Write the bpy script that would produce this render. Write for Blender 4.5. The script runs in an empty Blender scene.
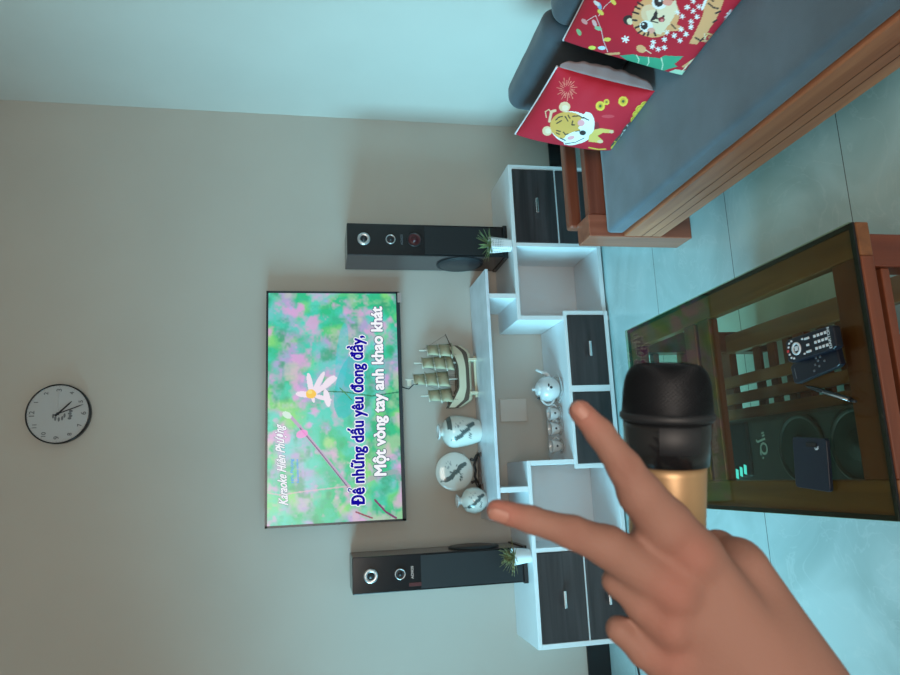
import bpy, bmesh, math, random
import numpy as np
from mathutils import Vector, Matrix
random.seed(4); rng = np.random.RandomState(7)
sc = bpy.context.scene
COL = sc.collection
PI = math.pi

# ------------------------------------------------------------------ camera
FPX = 700.64
CAM = np.array([-0.39744, -3.81047, 1.55434])
RR = np.array([0.98009651, -0.19843092, -0.00600067])      # to the right of the upright view
UU = np.array([0.04377962, 0.18655755, 0.9814681])          # up of the upright view
FF = np.cross(UU, RR); FF /= np.linalg.norm(FF)
UU = np.cross(RR, FF); UU /= np.linalg.norm(UU)
cd = bpy.data.cameras.new('camera'); cam = bpy.data.objects.new('camera', cd); COL.objects.link(cam)
cd.sensor_fit = 'HORIZONTAL'; cd.sensor_width = 36.0; cd.lens = FPX * 36 / 900; cd.clip_start = 0.01
m = Matrix.Identity(4)
for i, v in enumerate((-UU, RR, -FF)):                       # the phone was held sideways: world up is image left
    for j in range(3): m[j][i] = v[j]
for j in range(3): m[j][3] = CAM[j]
cam.matrix_world = m
sc.camera = cam
cd.dof.use_dof = True; cd.dof.focus_distance = 2.4; cd.dof.aperture_fstop = 17
def ray(x, y): return FF + RR * ((675 - y) - 337.5) / FPX - UU * (x - 450) / FPX
def onp(x, y, ax, val):
    d = ray(x, y); t = (val - CAM[ax]) / d[ax]; return CAM + d * t
def atd(x, y, d): return CAM + ray(x, y) * d

# ------------------------------------------------------------------ world, light, exposure
w = bpy.data.worlds.new('world'); sc.world = w; w.use_nodes = True
w.node_tree.nodes['Background'].inputs[0].default_value = (.9, .93, 1, 1)
w.node_tree.nodes['Background'].inputs[1].default_value = .2
def area(name, loc, target, sx, sy, power, colour, spread=180):
    l = bpy.data.lights.new(name, 'AREA'); l.shape = 'RECTANGLE'; l.size = sx; l.size_y = sy
    l.energy = power; l.color = colour; l.spread = math.radians(spread)
    o = bpy.data.objects.new(name, l); COL.objects.link(o); o.location = loc
    o.rotation_euler = (Vector(target) - Vector(loc)).to_track_quat('-Z', 'Y').to_euler(); return o
area('window_daylight', (-2.74, -1.55, 1.45), (1.5, -.75, .38), 1.7, 1.3, 48, (.30, .80, 1), 78)
area('rear_fill', (-.6, -5.9, 1.9), (.2, 0, 1.3), 2.2, 1.2, 60, (1, .86, .74), 160)  # second lamp: warm fill added behind the camera, not a known source
sc.view_settings.view_transform = 'Standard'; sc.view_settings.look = 'None'
sc.view_settings.gamma = 1; sc.view_settings.use_curve_mapping = False
sc.view_settings.exposure = 0.0

# ------------------------------------------------------------------ materials
def mat(name, col, rough=.5, metal=0, spec=.5, bump=0, bscale=40, var=0, vscale=6, sss=0, coat=0, attr=None, emit=0, sheen=0):
    M = bpy.data.materials.new(name); M.use_nodes = True; nt = M.node_tree; b = nt.nodes['Principled BSDF']
    b.inputs['Base Color'].default_value = (*col, 1); b.inputs['Roughness'].default_value = rough
    b.inputs['Metallic'].default_value = metal; b.inputs['Specular IOR Level'].default_value = spec
    b.inputs['Coat Weight'].default_value = coat; b.inputs['Sheen Weight'].default_value = sheen
    tc = nt.nodes.new('ShaderNodeTexCoord')
    if sss:
        b.inputs['Subsurface Weight'].default_value = sss; b.inputs['Subsurface Radius'].default_value = (.008, .003, .0015)
        b.inputs['Subsurface Scale'].default_value = 1
    if attr:
        a = nt.nodes.new('ShaderNodeAttribute'); a.attribute_name = attr
        nt.links.new(a.outputs['Color'], b.inputs['Base Color'])
        if emit:
            b.inputs['Base Color'].default_value = (0, 0, 0, 1)
            for l in list(b.inputs['Base Color'].links): nt.links.remove(l)
            nt.links.new(a.outputs['Color'], b.inputs['Emission Color']); b.inputs['Emission Strength'].default_value = emit
    elif emit:
        b.inputs['Emission Color'].default_value = (*col, 1); b.inputs['Emission Strength'].default_value = emit
        b.inputs['Base Color'].default_value = (0, 0, 0, 1)
    if var:
        n = nt.nodes.new('ShaderNodeTexNoise'); n.inputs['Scale'].default_value = vscale; n.inputs['Detail'].default_value = 5
        r = nt.nodes.new('ShaderNodeValToRGB')
        r.color_ramp.elements[0].position = .3; r.color_ramp.elements[1].position = .7
        r.color_ramp.elements[0].color = tuple(c * (1 - var) for c in col) + (1,)
        r.color_ramp.elements[1].color = tuple(min(1, c * (1 + var)) for c in col) + (1,)
        nt.links.new(tc.outputs['Object'], n.inputs['Vector']); nt.links.new(n.outputs['Fac'], r.inputs['Fac'])
        nt.links.new(r.outputs['Color'], b.inputs['Base Color'])
    if bump:
        n = nt.nodes.new('ShaderNodeTexNoise'); n.inputs['Scale'].default_value = bscale; n.inputs['Detail'].default_value = 3
        bp = nt.nodes.new('ShaderNodeBump'); bp.inputs['Strength'].default_value = bump; bp.inputs['Distance'].default_value = .002
        nt.links.new(tc.outputs['Object'], n.inputs['Vector']); nt.links.new(n.outputs['Fac'], bp.inputs['Height'])
        nt.links.new(bp.outputs['Normal'], b.inputs['Normal'])
    return M
def wood(name, c0, c1, axis=1, rough=.32, scale=14, coat=.2):
    M = mat(name, c0, rough, coat=coat); nt = M.node_tree; b = nt.nodes['Principled BSDF']
    tc = nt.nodes.new('ShaderNodeTexCoord'); mp = nt.nodes.new('ShaderNodeMapping')
    s = [scale * 3] * 3; s[axis] = scale * .18; mp.inputs['Scale'].default_value = s
    n = nt.nodes.new('ShaderNodeTexNoise'); n.inputs['Scale'].default_value = 1; n.inputs['Detail'].default_value = 6; n.inputs['Distortion'].default_value = .6
    r = nt.nodes.new('ShaderNodeValToRGB'); r.color_ramp.elements[0].position = .32; r.color_ramp.elements[1].position = .68
    r.color_ramp.elements[0].color = (*c0, 1); r.color_ramp.elements[1].color = (*c1, 1)
    nt.links.new(tc.outputs['Object'], mp.inputs[0]); nt.links.new(mp.outputs[0], n.inputs['Vector'])
    nt.links.new(n.outputs['Fac'], r.inputs['Fac']); nt.links.new(r.outputs[0], b.inputs['Base Color'])
    return M
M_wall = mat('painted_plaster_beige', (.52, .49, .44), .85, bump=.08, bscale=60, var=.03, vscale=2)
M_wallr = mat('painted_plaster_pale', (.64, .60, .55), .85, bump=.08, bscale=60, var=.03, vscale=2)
M_ceil = mat('ceiling_paint', (.62, .61, .58), .9)
M_base = mat('black_tile', (.012, .012, .014), .25)
M_white = mat('white_laminate', (.74, .76, .78), .35, bump=.03, bscale=120)
M_dark = wood('dark_walnut_laminate', (.022, .017, .018), (.05, .04, .042), axis=0, rough=.38, scale=9, coat=0)
M_marble = mat('marbled_white_laminate', (.66, .70, .76), .2, var=.10, vscale=9)
M_chrome = mat('brushed_chrome', (.8, .8, .82), .22, 1)
M_black = mat('black_gloss', (.010, .011, .013), .18, spec=.5)
M_blackm = mat('black_matte', (.010, .012, .016), .55)
M_spkside = mat('dark_espresso_veneer', (.060, .045, .047), .22)
M_cloth = mat('speaker_grille_cloth', (.006, .009, .012), .6, bump=.1, bscale=600)
M_silver = mat('silver_ring', (.62, .64, .66), .3, .8)
M_cone = mat('dark_cone', (.02, .02, .024), .4)
M_redcone = mat('dark_red_cone', (.07, .012, .016), .35)
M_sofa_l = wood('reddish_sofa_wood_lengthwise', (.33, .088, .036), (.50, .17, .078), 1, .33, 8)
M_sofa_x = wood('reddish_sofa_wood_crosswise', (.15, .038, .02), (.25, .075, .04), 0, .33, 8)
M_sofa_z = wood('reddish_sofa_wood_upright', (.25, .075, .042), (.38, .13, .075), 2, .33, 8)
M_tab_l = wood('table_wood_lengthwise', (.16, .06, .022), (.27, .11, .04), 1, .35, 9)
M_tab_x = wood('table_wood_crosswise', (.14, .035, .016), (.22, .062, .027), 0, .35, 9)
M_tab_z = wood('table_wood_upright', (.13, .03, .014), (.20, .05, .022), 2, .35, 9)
M_fab = mat('blue_grey_velour', (.085, .115, .145), .95, bump=.35, bscale=350, var=.18, vscale=7, sheen=.3)
M_fabd = mat('dark_slate_velour', (.055, .07, .088), .95, bump=.35, bscale=350, var=.12, vscale=8, sheen=.2)
M_paint = mat('painted_cotton', (.6, .03, .08), .8, attr='Col')
M_pback = mat('pillow_back_cloth', (.30, .24, .25), .9, bump=.3, bscale=200)
M_piping = mat('white_piping', (.72, .66, .68), .8)
M_porc = mat('painted_porcelain', (.8, .8, .8), .16, attr='Col', coat=.3)
M_china = mat('white_china', (.66, .69, .70), .15, coat=.4)
M_ink = mat('dark_glaze', (.03, .035, .04), .3)
M_stand = mat('black_carved_stand', (.02, .015, .014), .35)
M_hull = mat('cream_painted_hull', (.62, .57, .42), .5)
M_hulld = mat('dark_hull_stripe', (.10, .07, .05), .5)
M_sail = mat('cream_sail_cloth', (.42, .40, .27), .8)
M_spar = mat('pale_spar', (.78, .76, .66), .5)
M_leaf = mat('succulent_leaf', (.22, .30, .13), .55, var=.35, vscale=30)
M_leafd = mat('olive_brown_leaf', (.22, .20, .08), .6, var=.35, vscale=30)
M_pot = mat('white_hex_pot', (.78, .78, .78), .45)
M_soil = mat('soil', (.04, .03, .02), .95)
M_gold = mat('champagne_gold', (.50, .32, .17), .42, .55)
M_grille = mat('black_mesh_metal', (.008, .010, .014), .4, .5)
M_btn = mat('remote_key_white', (.62, .66, .70), .5)
M_btng = mat('remote_key_grey', (.10, .12, .14), .5)
M_btnr = mat('remote_key_red', (.6, .05, .05), .5)
M_phone = mat('dark_blue_phone_glass', (.006, .011, .024), .35, coat=0)
M_clockface = mat('pale_clock_dial', (.46, .48, .49), .5)
M_greymark = mat('grey_dial_mark', (.14, .15, .16), .6)
M_winframe = mat('white_window_frame', (.75, .76, .76), .4)
M_nail = mat('fingernail', (.38, .18, .14), .5, coat=.02)
M_nailtip = mat('nail_edge', (.46, .30, .26), .5)

def hexpot():
    nt = M_pot.node_tree; b = nt.nodes['Principled BSDF']; tc = nt.nodes.new('ShaderNodeTexCoord')
    v = nt.nodes.new('ShaderNodeTexVoronoi'); v.inputs['Scale'].default_value = 105; v.inputs['Randomness'].default_value = 0
    r = nt.nodes.new('ShaderNodeValToRGB'); r.color_ramp.elements[0].position = .28; r.color_ramp.elements[1].position = .38
    r.color_ramp.elements[0].color = (.25, .25, .27, 1); r.color_ramp.elements[1].color = (.80, .79, .80, 1)
    nt.links.new(tc.outputs['Object'], v.inputs['Vector']); nt.links.new(v.outputs['Distance'], r.inputs['Fac']); nt.links.new(r.outputs[0], b.inputs['Base Color'])
hexpot()

def floor_mat():
    M = bpy.data.materials.new('pale_jade_floor_tile'); M.use_nodes = True; nt = M.node_tree; L = nt.links; b = nt.nodes['Principled BSDF']
    tc = nt.nodes.new('ShaderNodeTexCoord')
    n = nt.nodes.new('ShaderNodeTexNoise'); n.inputs['Scale'].default_value = 2.2; n.inputs['Detail'].default_value = 8; n.inputs['Distortion'].default_value = .9
    r = nt.nodes.new('ShaderNodeValToRGB'); e = r.color_ramp.elements; e[0].position = .35; e[1].position = .62
    e[0].color = (.38, .54, .55, 1); e[1].color = (.50, .68, .70, 1)
    n2 = nt.nodes.new('ShaderNodeTexNoise'); n2.inputs['Scale'].default_value = 3.1; n2.inputs['Detail'].default_value = 9; n2.inputs['Distortion'].default_value = 2.4
    r2 = nt.nodes.new('ShaderNodeValToRGB'); e = r2.color_ramp.elements; e[0].position = .485; e[1].position = .50; e[0].color = (0, 0, 0, 1); e[1].color = (1, 1, 1, 1)
    x = e.new(.515); x.color = (0, 0, 0, 1)
    mx = nt.nodes.new('ShaderNodeMixRGB'); mx.inputs[2].default_value = (.60, .74, .75, 1)
    ml = nt.nodes.new('ShaderNodeMath'); ml.operation = 'MULTIPLY'; ml.inputs[1].default_value = .35
    L.new(tc.outputs['Object'], n.inputs['Vector']); L.new(tc.outputs['Object'], n2.inputs['Vector'])
    L.new(n.outputs['Fac'], r.inputs[0]); L.new(n2.outputs['Fac'], r2.inputs[0]); L.new(r2.outputs[0], ml.inputs[0]); L.new(ml.outputs[0], mx.inputs[0]); L.new(r.outputs[0], mx.inputs[1])
    # grout
    sp = nt.nodes.new('ShaderNodeSeparateXYZ'); L.new(tc.outputs['Object'], sp.inputs[0])
    def joint(out, off, per, wdt):
        a = nt.nodes.new('ShaderNodeMath'); a.operation = 'SUBTRACT'; a.inputs[1].default_value = off - per / 2; L.new(out, a.inputs[0])
        q = nt.nodes.new('ShaderNodeMath'); q.operation = 'FLOORED_MODULO'; q.inputs[1].default_value = per; L.new(a.outputs[0], q.inputs[0])
        s = nt.nodes.new('ShaderNodeMath'); s.operation = 'SUBTRACT'; s.inputs[1].default_value = per / 2; L.new(q.outputs[0], s.inputs[0])
        t = nt.nodes.new('ShaderNodeMath'); t.operation = 'ABSOLUTE'; L.new(s.outputs[0], t.inputs[0])
        u = nt.nodes.new('ShaderNodeMath'); u.operation = 'LESS_THAN'; u.inputs[1].default_value = wdt; L.new(t.outputs[0], u.inputs[0]); return u
    jy = joint(sp.outputs['Y'], -.872, .6, .0016); jx = joint(sp.outputs['X'], -.115, .6, .0)
    mm = nt.nodes.new('ShaderNodeMath'); mm.operation = 'MAXIMUM'; L.new(jy.outputs[0], mm.inputs[0]); L.new(jx.outputs[0], mm.inputs[1])
    m2 = nt.nodes.new('ShaderNodeMixRGB'); m2.inputs[2].default_value = (.09, .11, .11, 1); L.new(mm.outputs[0], m2.inputs[0]); L.new(mx.outputs[0], m2.inputs[1])
    L.new(m2.outputs[0], b.inputs['Base Color']); b.inputs['Roughness'].default_value = .16
    return M
M_floor = floor_mat()
def glass_mat(name, tint, refl=.06):
    M = bpy.data.materials.new(name); M.use_nodes = True; nt = M.node_tree; nt.nodes.clear(); L = nt.links
    o = nt.nodes.new('ShaderNodeOutputMaterial'); t = nt.nodes.new('ShaderNodeBsdfTransparent'); t.inputs[0].default_value = (*tint, 1)
    g = nt.nodes.new('ShaderNodeBsdfGlossy'); g.inputs['Roughness'].default_value = .03
    f = nt.nodes.new('ShaderNodeFresnel'); f.inputs[0].default_value = 1.36; mx = nt.nodes.new('ShaderNodeMixShader')
    gm = nt.nodes.new('ShaderNodeNewGeometry'); iv = nt.nodes.new('ShaderNodeMath'); iv.operation = 'SUBTRACT'; iv.inputs[0].default_value = 1; L.new(gm.outputs['Backfacing'], iv.inputs[1])
    mu = nt.nodes.new('ShaderNodeMath'); mu.operation = 'MULTIPLY'; L.new(f.outputs[0], mu.inputs[0]); L.new(iv.outputs[0], mu.inputs[1])
    L.new(mu.outputs[0], mx.inputs[0]); L.new(t.outputs[0], mx.inputs[1]); L.new(g.outputs[0], mx.inputs[2]); L.new(mx.outputs[0], o.inputs[0]); return M
M_glass = glass_mat('green_tinted_table_glass', (.76, .79, .66))

# ------------------------------------------------------------------ mesh helpers
class MB:
    def __init__(s): s.v = []; s.f = []; s.mi = []; s.sm = []
    def add(s, vs, fs, mi=0, smooth=False):
        o = len(s.v); s.v += [tuple(map(float, v)) for v in vs]
        for f in fs: s.f.append(tuple(o + i for i in f)); s.mi.append(mi); s.sm.append(smooth)
        return s
    def box(s, x0, x1, y0, y1, z0, z1, mi=0):
        vs = [(x, y, z) for x in (x0, x1) for y in (y0, y1) for z in (z0, z1)]
        return s.add(vs, [(0, 1, 3, 2), (4, 6, 7, 5), (0, 4, 5, 1), (2, 3, 7, 6), (0, 2, 6, 4), (1, 5, 7, 3)], mi)
    def lathe(s, prof, c=(0, 0, 0), ax=(0, 0, 1), n=32, mi=0, smooth=True, caps=True, sx=1, sy=1, xd=None):
        ax = Vector(ax).normalized()
        if xd is None: xd = Vector((1, 0, 0)) if abs(ax.x) < .9 else Vector((0, 1, 0))
        a = (Vector(xd) - ax * Vector(xd).dot(ax)).normalized(); b = ax.cross(a); c = Vector(c); vs = []; fs = []
        for r, h in prof:
            for k in range(n):
                t = 2 * PI * k / n; vs.append(c + ax * h + a * (r * math.cos(t) * sx) + b * (r * math.sin(t) * sy))
        for i in range(len(prof) - 1):
            for k in range(n): fs.append((i * n + k, i * n + (k + 1) % n, (i + 1) * n + (k + 1) % n, (i + 1) * n + k))
        s.add(vs, fs, mi, smooth)
        if caps:
            o = len(s.v) - len(vs); e = o + (len(prof) - 1) * n
            s.f.append(tuple(o + k for k in range(n))[::-1]); s.mi.append(mi); s.sm.append(False)
            s.f.append(tuple(e + k for k in range(n))); s.mi.append(mi); s.sm.append(False)
        return s
    def cyl(s, p, q, r, n=16, mi=0, r2=None):
        p = Vector(p); q = Vector(q); d = q - p
        return s.lathe([(r, 0), (r if r2 is None else r2, d.length)], p, d, n, mi)
    def tube(s, pts, r, n=8, mi=0, closed=False):
        P = [Vector(p) for p in pts]; N = len(P); R = r if hasattr(r, '__len__') else [r] * N; vs = []; up = None
        for i, p in enumerate(P):
            t = (P[min(i + 1, N - 1)] - P[max(i - 1, 0)]).normalized()
            if up is None: up = t.orthogonal().normalized()
            a = (up - t * up.dot(t)).normalized(); up = a; b = t.cross(a)
            for k in range(n): vs.append(p + (a * math.cos(2 * PI * k / n) + b * math.sin(2 * PI * k / n)) * R[i])
        fs = [(i * n + k, i * n + (k + 1) % n, (i + 1) * n + (k + 1) % n, (i + 1) * n + k) for i in range(N - 1) for k in range(n)]
        fs += [tuple(range(n))[::-1], tuple((N - 1) * n + k for k in range(n))]
        return s.add(vs, fs, mi, True)
    def ellipsoid(s, c, rx, ry, rz, n=20, mi=0):
        prof = [(math.sin(PI * i / 12) + 1e-5, -math.cos(PI * i / 12)) for i in range(13)]
        o = len(s.v); s.lathe(prof, (0, 0, 0), (0, 0, 1), n, mi, True, False)
        for i in range(o, len(s.v)):
            x, y, z = s.v[i]; s.v[i] = (c[0] + x * rx, c[1] + y * ry, c[2] + z * rz)
        return s
    def prism(s, poly, fn, a, b, mi=0):
        """poly of 2-D points; fn(u,v,w) -> 3-D; extruded from w=a to w=b"""
        n = len(poly); vs = [fn(u, v, a) for u, v in poly] + [fn(u, v, b) for u, v in poly]
        fs = [tuple(range(n))[::-1], tuple(range(n, 2 * n))] + [(i, (i + 1) % n, n + (i + 1) % n, n + i) for i in range(n)]
        return s.add(vs, fs, mi)
    def build(s, name, mats, parent=None, bevel=0, seg=2, origin=None):
        me = bpy.data.meshes.new(name)
        if parent is not None and parent.type == 'EMPTY' or origin is not None:
            o0 = np.array(origin if origin is not None else parent.location)
        elif parent is not None: o0 = np.array(parent.get('_o', (0, 0, 0)))
        else:
            a = np.array(s.v); o0 = np.array([(a[:, 0].min() + a[:, 0].max()) / 2, (a[:, 1].min() + a[:, 1].max()) / 2, a[:, 2].min()])
        me.from_pydata([tuple(np.array(v) - o0) for v in s.v], [], s.f)
        if not isinstance(mats, (list, tuple)): mats = [mats]
        for x in mats: me.materials.append(x)
        me.polygons.foreach_set('material_index', s.mi); me.polygons.foreach_set('use_smooth', s.sm)
        bm = bmesh.new(); bm.from_mesh(me); bmesh.ops.recalc_face_normals(bm, faces=bm.faces); bm.to_mesh(me); bm.free(); me.update()
        o = bpy.data.objects.new(name, me); COL.objects.link(o); setp(o, parent, o0)
        if bevel:
            b = o.modifiers.new('bevel', 'BEVEL'); b.width = bevel; b.segments = seg; b.limit_method = 'ANGLE'; b.angle_limit = math.radians(40)
        return o
ORG = {}
def setp(o, parent, o0):
    """place o (mesh relative to world point o0) under parent"""
    ORG[o.name] = np.array(o0, float)
    if parent is None: o.location = tuple(o0)
    else:
        o.parent = parent; o.location = tuple(np.array(o0) - ORG[parent.name])
def build(mb, name, mats, parent=None, bevel=0, seg=2):
    """mesh written in world coordinates; parts keep the origin of their thing"""
    return mb.build(name, mats, parent, bevel, seg, origin=(ORG[parent.name] if parent is not None else None))
def empty(name, loc):
    o = bpy.data.objects.new(name, None); COL.objects.link(o); o.location = loc; o.empty_display_size = .05; ORG[o.name] = np.array(loc, float); return o
def tag(o, label, cat, group=None):
    o['label'] = label; o['category'] = cat
    if group: o['group'] = group
    return o
def struct(o): o['kind'] = 'structure'; return o
def colour_attr(o, cols):
    a = o.data.color_attributes.new('Col', 'FLOAT_COLOR', 'POINT')
    c = np.ones((len(o.data.vertices), 4), np.float32); c[:, :3] = cols; a.data.foreach_set('color', c.ravel())

# ------------------------------------------------------------------ painting of printed patterns (numpy)
class Paint:
    def __init__(s, x, y, base): s.x = x; s.y = y; s.c = np.tile(np.array(base, float), (len(x), 1))
    def put(s, m, col, a=1): s.c[m] = s.c[m] * (1 - a) + np.array(col) * a
    def ell(s, cx, cy, rx, ry, col, rot=0, a=1, r0=0):
        t = math.radians(rot); dx = s.x - cx; dy = s.y - cy; u = dx * math.cos(t) + dy * math.sin(t); v = -dx * math.sin(t) + dy * math.cos(t)
        q = (u / rx) ** 2 + (v / ry) ** 2; s.put((q < 1) & (q >= r0 * r0), col, a)
    def poly(s, pts, col, a=1):
        ins = np.zeros(len(s.x), bool); n = len(pts)
        for i in range(n):
            x1, y1 = pts[i]; x2, y2 = pts[(i + 1) % n]
            if y1 == y2: continue
            ins ^= ((s.y < y1) != (s.y < y2)) & (s.x < (x2 - x1) * (s.y - y1) / (y2 - y1) + x1)
        s.put(ins, col, a)
    def line(s, pts, wd, col, a=1):
        for (x1, y1), (x2, y2) in zip(pts, pts[1:]):
            dx, dy = x2 - x1, y2 - y1; t = np.clip(((s.x - x1) * dx + (s.y - y1) * dy) / (dx * dx + dy * dy + 1e-9), 0, 1)
            s.put((s.x - x1 - t * dx) ** 2 + (s.y - y1 - t * dy) ** 2 < (wd / 2) ** 2, col, a)
    def star(s, cx, cy, r, col):
        for k in range(3):
            t = k * PI / 3 + .3; s.line([(cx - r * math.cos(t), cy - r * math.sin(t)), (cx + r * math.cos(t), cy + r * math.sin(t))], r * .42, col)

# ================================================================== THE ROOM
XL, XR, YF, ZC = -2.8, 1.685, -6.1, 3.35
struct(build(MB().box(XL - .1, XR + .1, YF - .1, .1, -.1, 0), 'floor', M_floor))
ob = bpy.data.objects['floor']
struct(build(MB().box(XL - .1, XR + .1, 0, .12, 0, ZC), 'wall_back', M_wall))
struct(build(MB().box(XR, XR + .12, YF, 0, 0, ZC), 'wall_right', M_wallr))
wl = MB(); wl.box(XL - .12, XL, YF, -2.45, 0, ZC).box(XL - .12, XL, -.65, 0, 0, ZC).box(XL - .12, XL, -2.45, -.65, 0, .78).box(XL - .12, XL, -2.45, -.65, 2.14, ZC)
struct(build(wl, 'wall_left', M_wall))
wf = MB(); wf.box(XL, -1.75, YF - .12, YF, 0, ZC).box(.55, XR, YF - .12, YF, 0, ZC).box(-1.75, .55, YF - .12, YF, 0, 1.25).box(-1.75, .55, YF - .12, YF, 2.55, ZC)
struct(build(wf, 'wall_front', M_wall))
struct(build(MB().box(XL - .1, XR + .1, YF - .1, .1, ZC, ZC + .1), 'ceiling', M_ceil))
def window(name, P, a0, a1, z0, z1, horiz):
    mb = MB(); t = .05
    def bx(u0, u1, w0, w1):
        if horiz: mb.box(u0, u1, P - .09, P - .03, w0, w1)
        else: mb.box(P - .09, P - .03, u0, u1, w0, w1)
    bx(a0, a0 + t, z0, z1); bx(a1 - t, a1, z0, z1); bx(a0, a1, z0, z0 + t); bx(a0, a1, z1 - t, z1); mid = (a0 + a1) / 2; bx(mid - .03, mid + .03, z0, z1)
    struct(build(mb, name, M_winframe, bevel=.004))
window('window_1', XL, -2.45, -.65, .78, 2.14, False); window('fill_window', YF, -1.75, .55, 1.25, 2.55, True)  # the front-wall window is unseen, added to house the warm fill
struct(build(MB().box(XL, XR, -.014, -.0005, 0, .128), 'baseboard_back', M_base, bevel=.002))
struct(build(MB().box(XR - .014, XR - .0005, YF + .01, -.015, 0, .128), 'baseboard_right', M_base, bevel=.002))

# ================================================================== TV
tx0, tx1, tz0, tz1 = -.616, .616, 1.084, 1.799
TVY = -.066
tv = tag(empty('television', (0, -.03, tz0)), 'large flat television on the wall showing karaoke lyrics over a flower meadow', 'television')
mb = MB(); mb.box(tx0, tx1, -.064, -.045, tz0, tz1)
build(mb, 'casing', M_blackm, tv, .003)
b = .011; fr = MB(); M_bezel = mat('dark_teal_bezel', (.012, .03, .04), .3)
fr.box(tx0, tx1, TVY - .003, -.064, tz0, tz0 + .020).box(tx0, tx1, TVY - .003, -.064, tz1 - b, tz1).box(tx0, tx0 + b, TVY - .003, -.064, tz0, tz1).box(tx1 - b, tx1, TVY - .003, -.064, tz0, tz1)
build(fr, 'bezel', M_bezel, tv)
build(MB().box(-.3, .3, -.045, -.0005, tz0 + .15, tz0 + .5), 'wall_bracket', M_blackm, tv)
build(MB().box(.555, .61, TVY - .006, TVY, tz0 - .010, tz0 + .012), 'maker_plate', M_silver, tv)
# picture on the screen, painted on a fine grid (u right, v up, 0..1.72 x 0..1)
NX, NY = 460, 260
sx0, sx1, sz0, sz1 = tx0 + b, tx1 - b, tz0 + .018, tz1 - b
gu, gv = np.meshgrid(np.linspace(0, 1, NX), np.linspace(0, 1, NY)); U = gu.ravel() * 1.75; V = gv.ravel()
def blur_noise(nx, ny, seed):
    r = np.random.RandomState(seed); g = r.rand(ny + 1, nx + 1)
    fx = gu.ravel() * nx; fy = gv.ravel() * ny; ix = np.clip(fx.astype(int), 0, nx - 1); iy = np.clip(fy.astype(int), 0, ny - 1)
    tx = fx - ix; ty = fy - iy; tx = tx * tx * (3 - 2 * tx); ty = ty * ty * (3 - 2 * ty)
    return g[iy, ix] * (1 - tx) * (1 - ty) + g[iy, ix + 1] * tx * (1 - ty) + g[iy + 1, ix] * (1 - tx) * ty + g[iy + 1, ix + 1] * tx * ty
base = np.array([.03, .58, .28])
C = np.tile(base, (len(U), 1))
def blend(mask, col):
    global C
    C = C * (1 - mask[:, None]) + np.array(col) * mask[:, None]
ss = lambda x, a, c: np.clip((x - a) / (c - a), 0, 1)
n1, n2, n3, n4, n5 = (.6 * blur_noise(12, 7, 11) + .4 * blur_noise(28, 16, 12), .6 * blur_noise(9, 6, 21) + .4 * blur_noise(24, 14, 22), .55 * blur_noise(14, 9, 31) + .45 * blur_noise(34, 20, 32), blur_noise(18, 11, 41), blur_noise(30, 18, 51))
n6 = .5 * blur_noise(60, 34, 61) + .5 * blur_noise(110, 62, 62)
n1 = n1 + .22 * (n6 - .5); n2 = n2 - .2 * (n6 - .5); n3 = n3 + .25 * (n6 - .5); n5 = .7 * n5 + .3 * n6
blend(ss(n4, .5, .85) * .8, (.28, .80, .22)); blend(ss(n1, .45, .75) * .9, (.50, .40, .74)); blend(ss(n2, .48, .75) * .8, (.08, .72, .62))
blend(ss(n3, .56, .80) * .8, (.80, .42, .78)); blend(ss(n5, .80, .95) * .7, (.25, .60, .95)); blend(ss(1 - n3, .62, .85) * .75, (.04, .38, .20))
blend(ss(1 - n2, .62, .8) * .5, (.55, .72, .45))
# image coordinates of the art (photo pixels) -> painted with the same mapping the screen has
pts = np.stack([sx0 + gu.ravel() * (sx1 - sx0), np.full(len(U), TVY), sz0 + V * (sz1 - sz0)], 1)
d = pts - CAM; zz = d @ FF; IX = 450 - FPX * (d @ UU) / zz; IY = 675 - (337.5 + FPX * (d @ RR) / zz)
P = Paint(IX, IY, (0, 0, 0)); P.c = C
P.ell(350, 385, 14, 34, (.02, .55, .55), 15, .75); P.ell(342, 357, 6, 34, (.05, .65, .72), 5, .5)
P.line([(291, 417), (300, 427), (318, 449), (345, 482), (352, 492)], 3.4, (.45, .36, .55)); P.line([(300, 428), (320, 452), (350, 490)], 1.2, (.12, .08, .2))
P.line([(375, 500), (386, 512), (396, 518)], 2, (.2, .04, .15)); P.line([(356, 512), (372, 518)], 1.6, (.3, .05, .1))
P.line([(318, 391), (345, 392), (372, 396), (399, 392)], 1.2, (.02, .22, .12)); P.line([(340, 388), (352, 400)], 1, (.05, .3, .1))
P.line([(268, 493), (280, 495), (300, 492), (350, 486)], 1.4, (.75, .45, .6), .6); P.ell(302, 434, 6, 4, (.95, .25, .75), -20, .8); P.ell(396, 475, 10, 5, (.04, .35, .2), 20, .35); P.line([(352, 492), (360, 485), (372, 478), (399, 470)], 5, (.45, .4, .5), .5)
for a, ln, wd in ((185, 16, 5.5), (-100, 22, 5), (-62, 26, 5), (-35, 30, 5), (15, 20, 4), (75, 8, 3)):
    t = math.radians(a); P.ell(312 + math.cos(t) * ln * .52, 395 + math.sin(t) * ln * .52, ln * .5, wd * .55, (.93, .82, .95), a)
P.ell(329, 381, 8, 3, (.95, .85, .97), 50 + 90); P.ell(327, 398, 3.2, 9, (.95, .86, .97), -12); P.ell(311, 394, 5.2, 4.6, (1, .62, .08)); P.ell(310, 392, 2.4, 2, (1, .8, .2))
P.ell(287, 415, 5, 3.2, (.75, .92, .9), 30, .8)
C = np.clip(P.c, 0, 1)
s_ = MB(); vs = pts; fs = [(j * NX + i, j * NX + i + 1, (j + 1) * NX + i + 1, (j + 1) * NX + i) for j in range(NY - 1) for i in range(NX - 1)]
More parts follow.
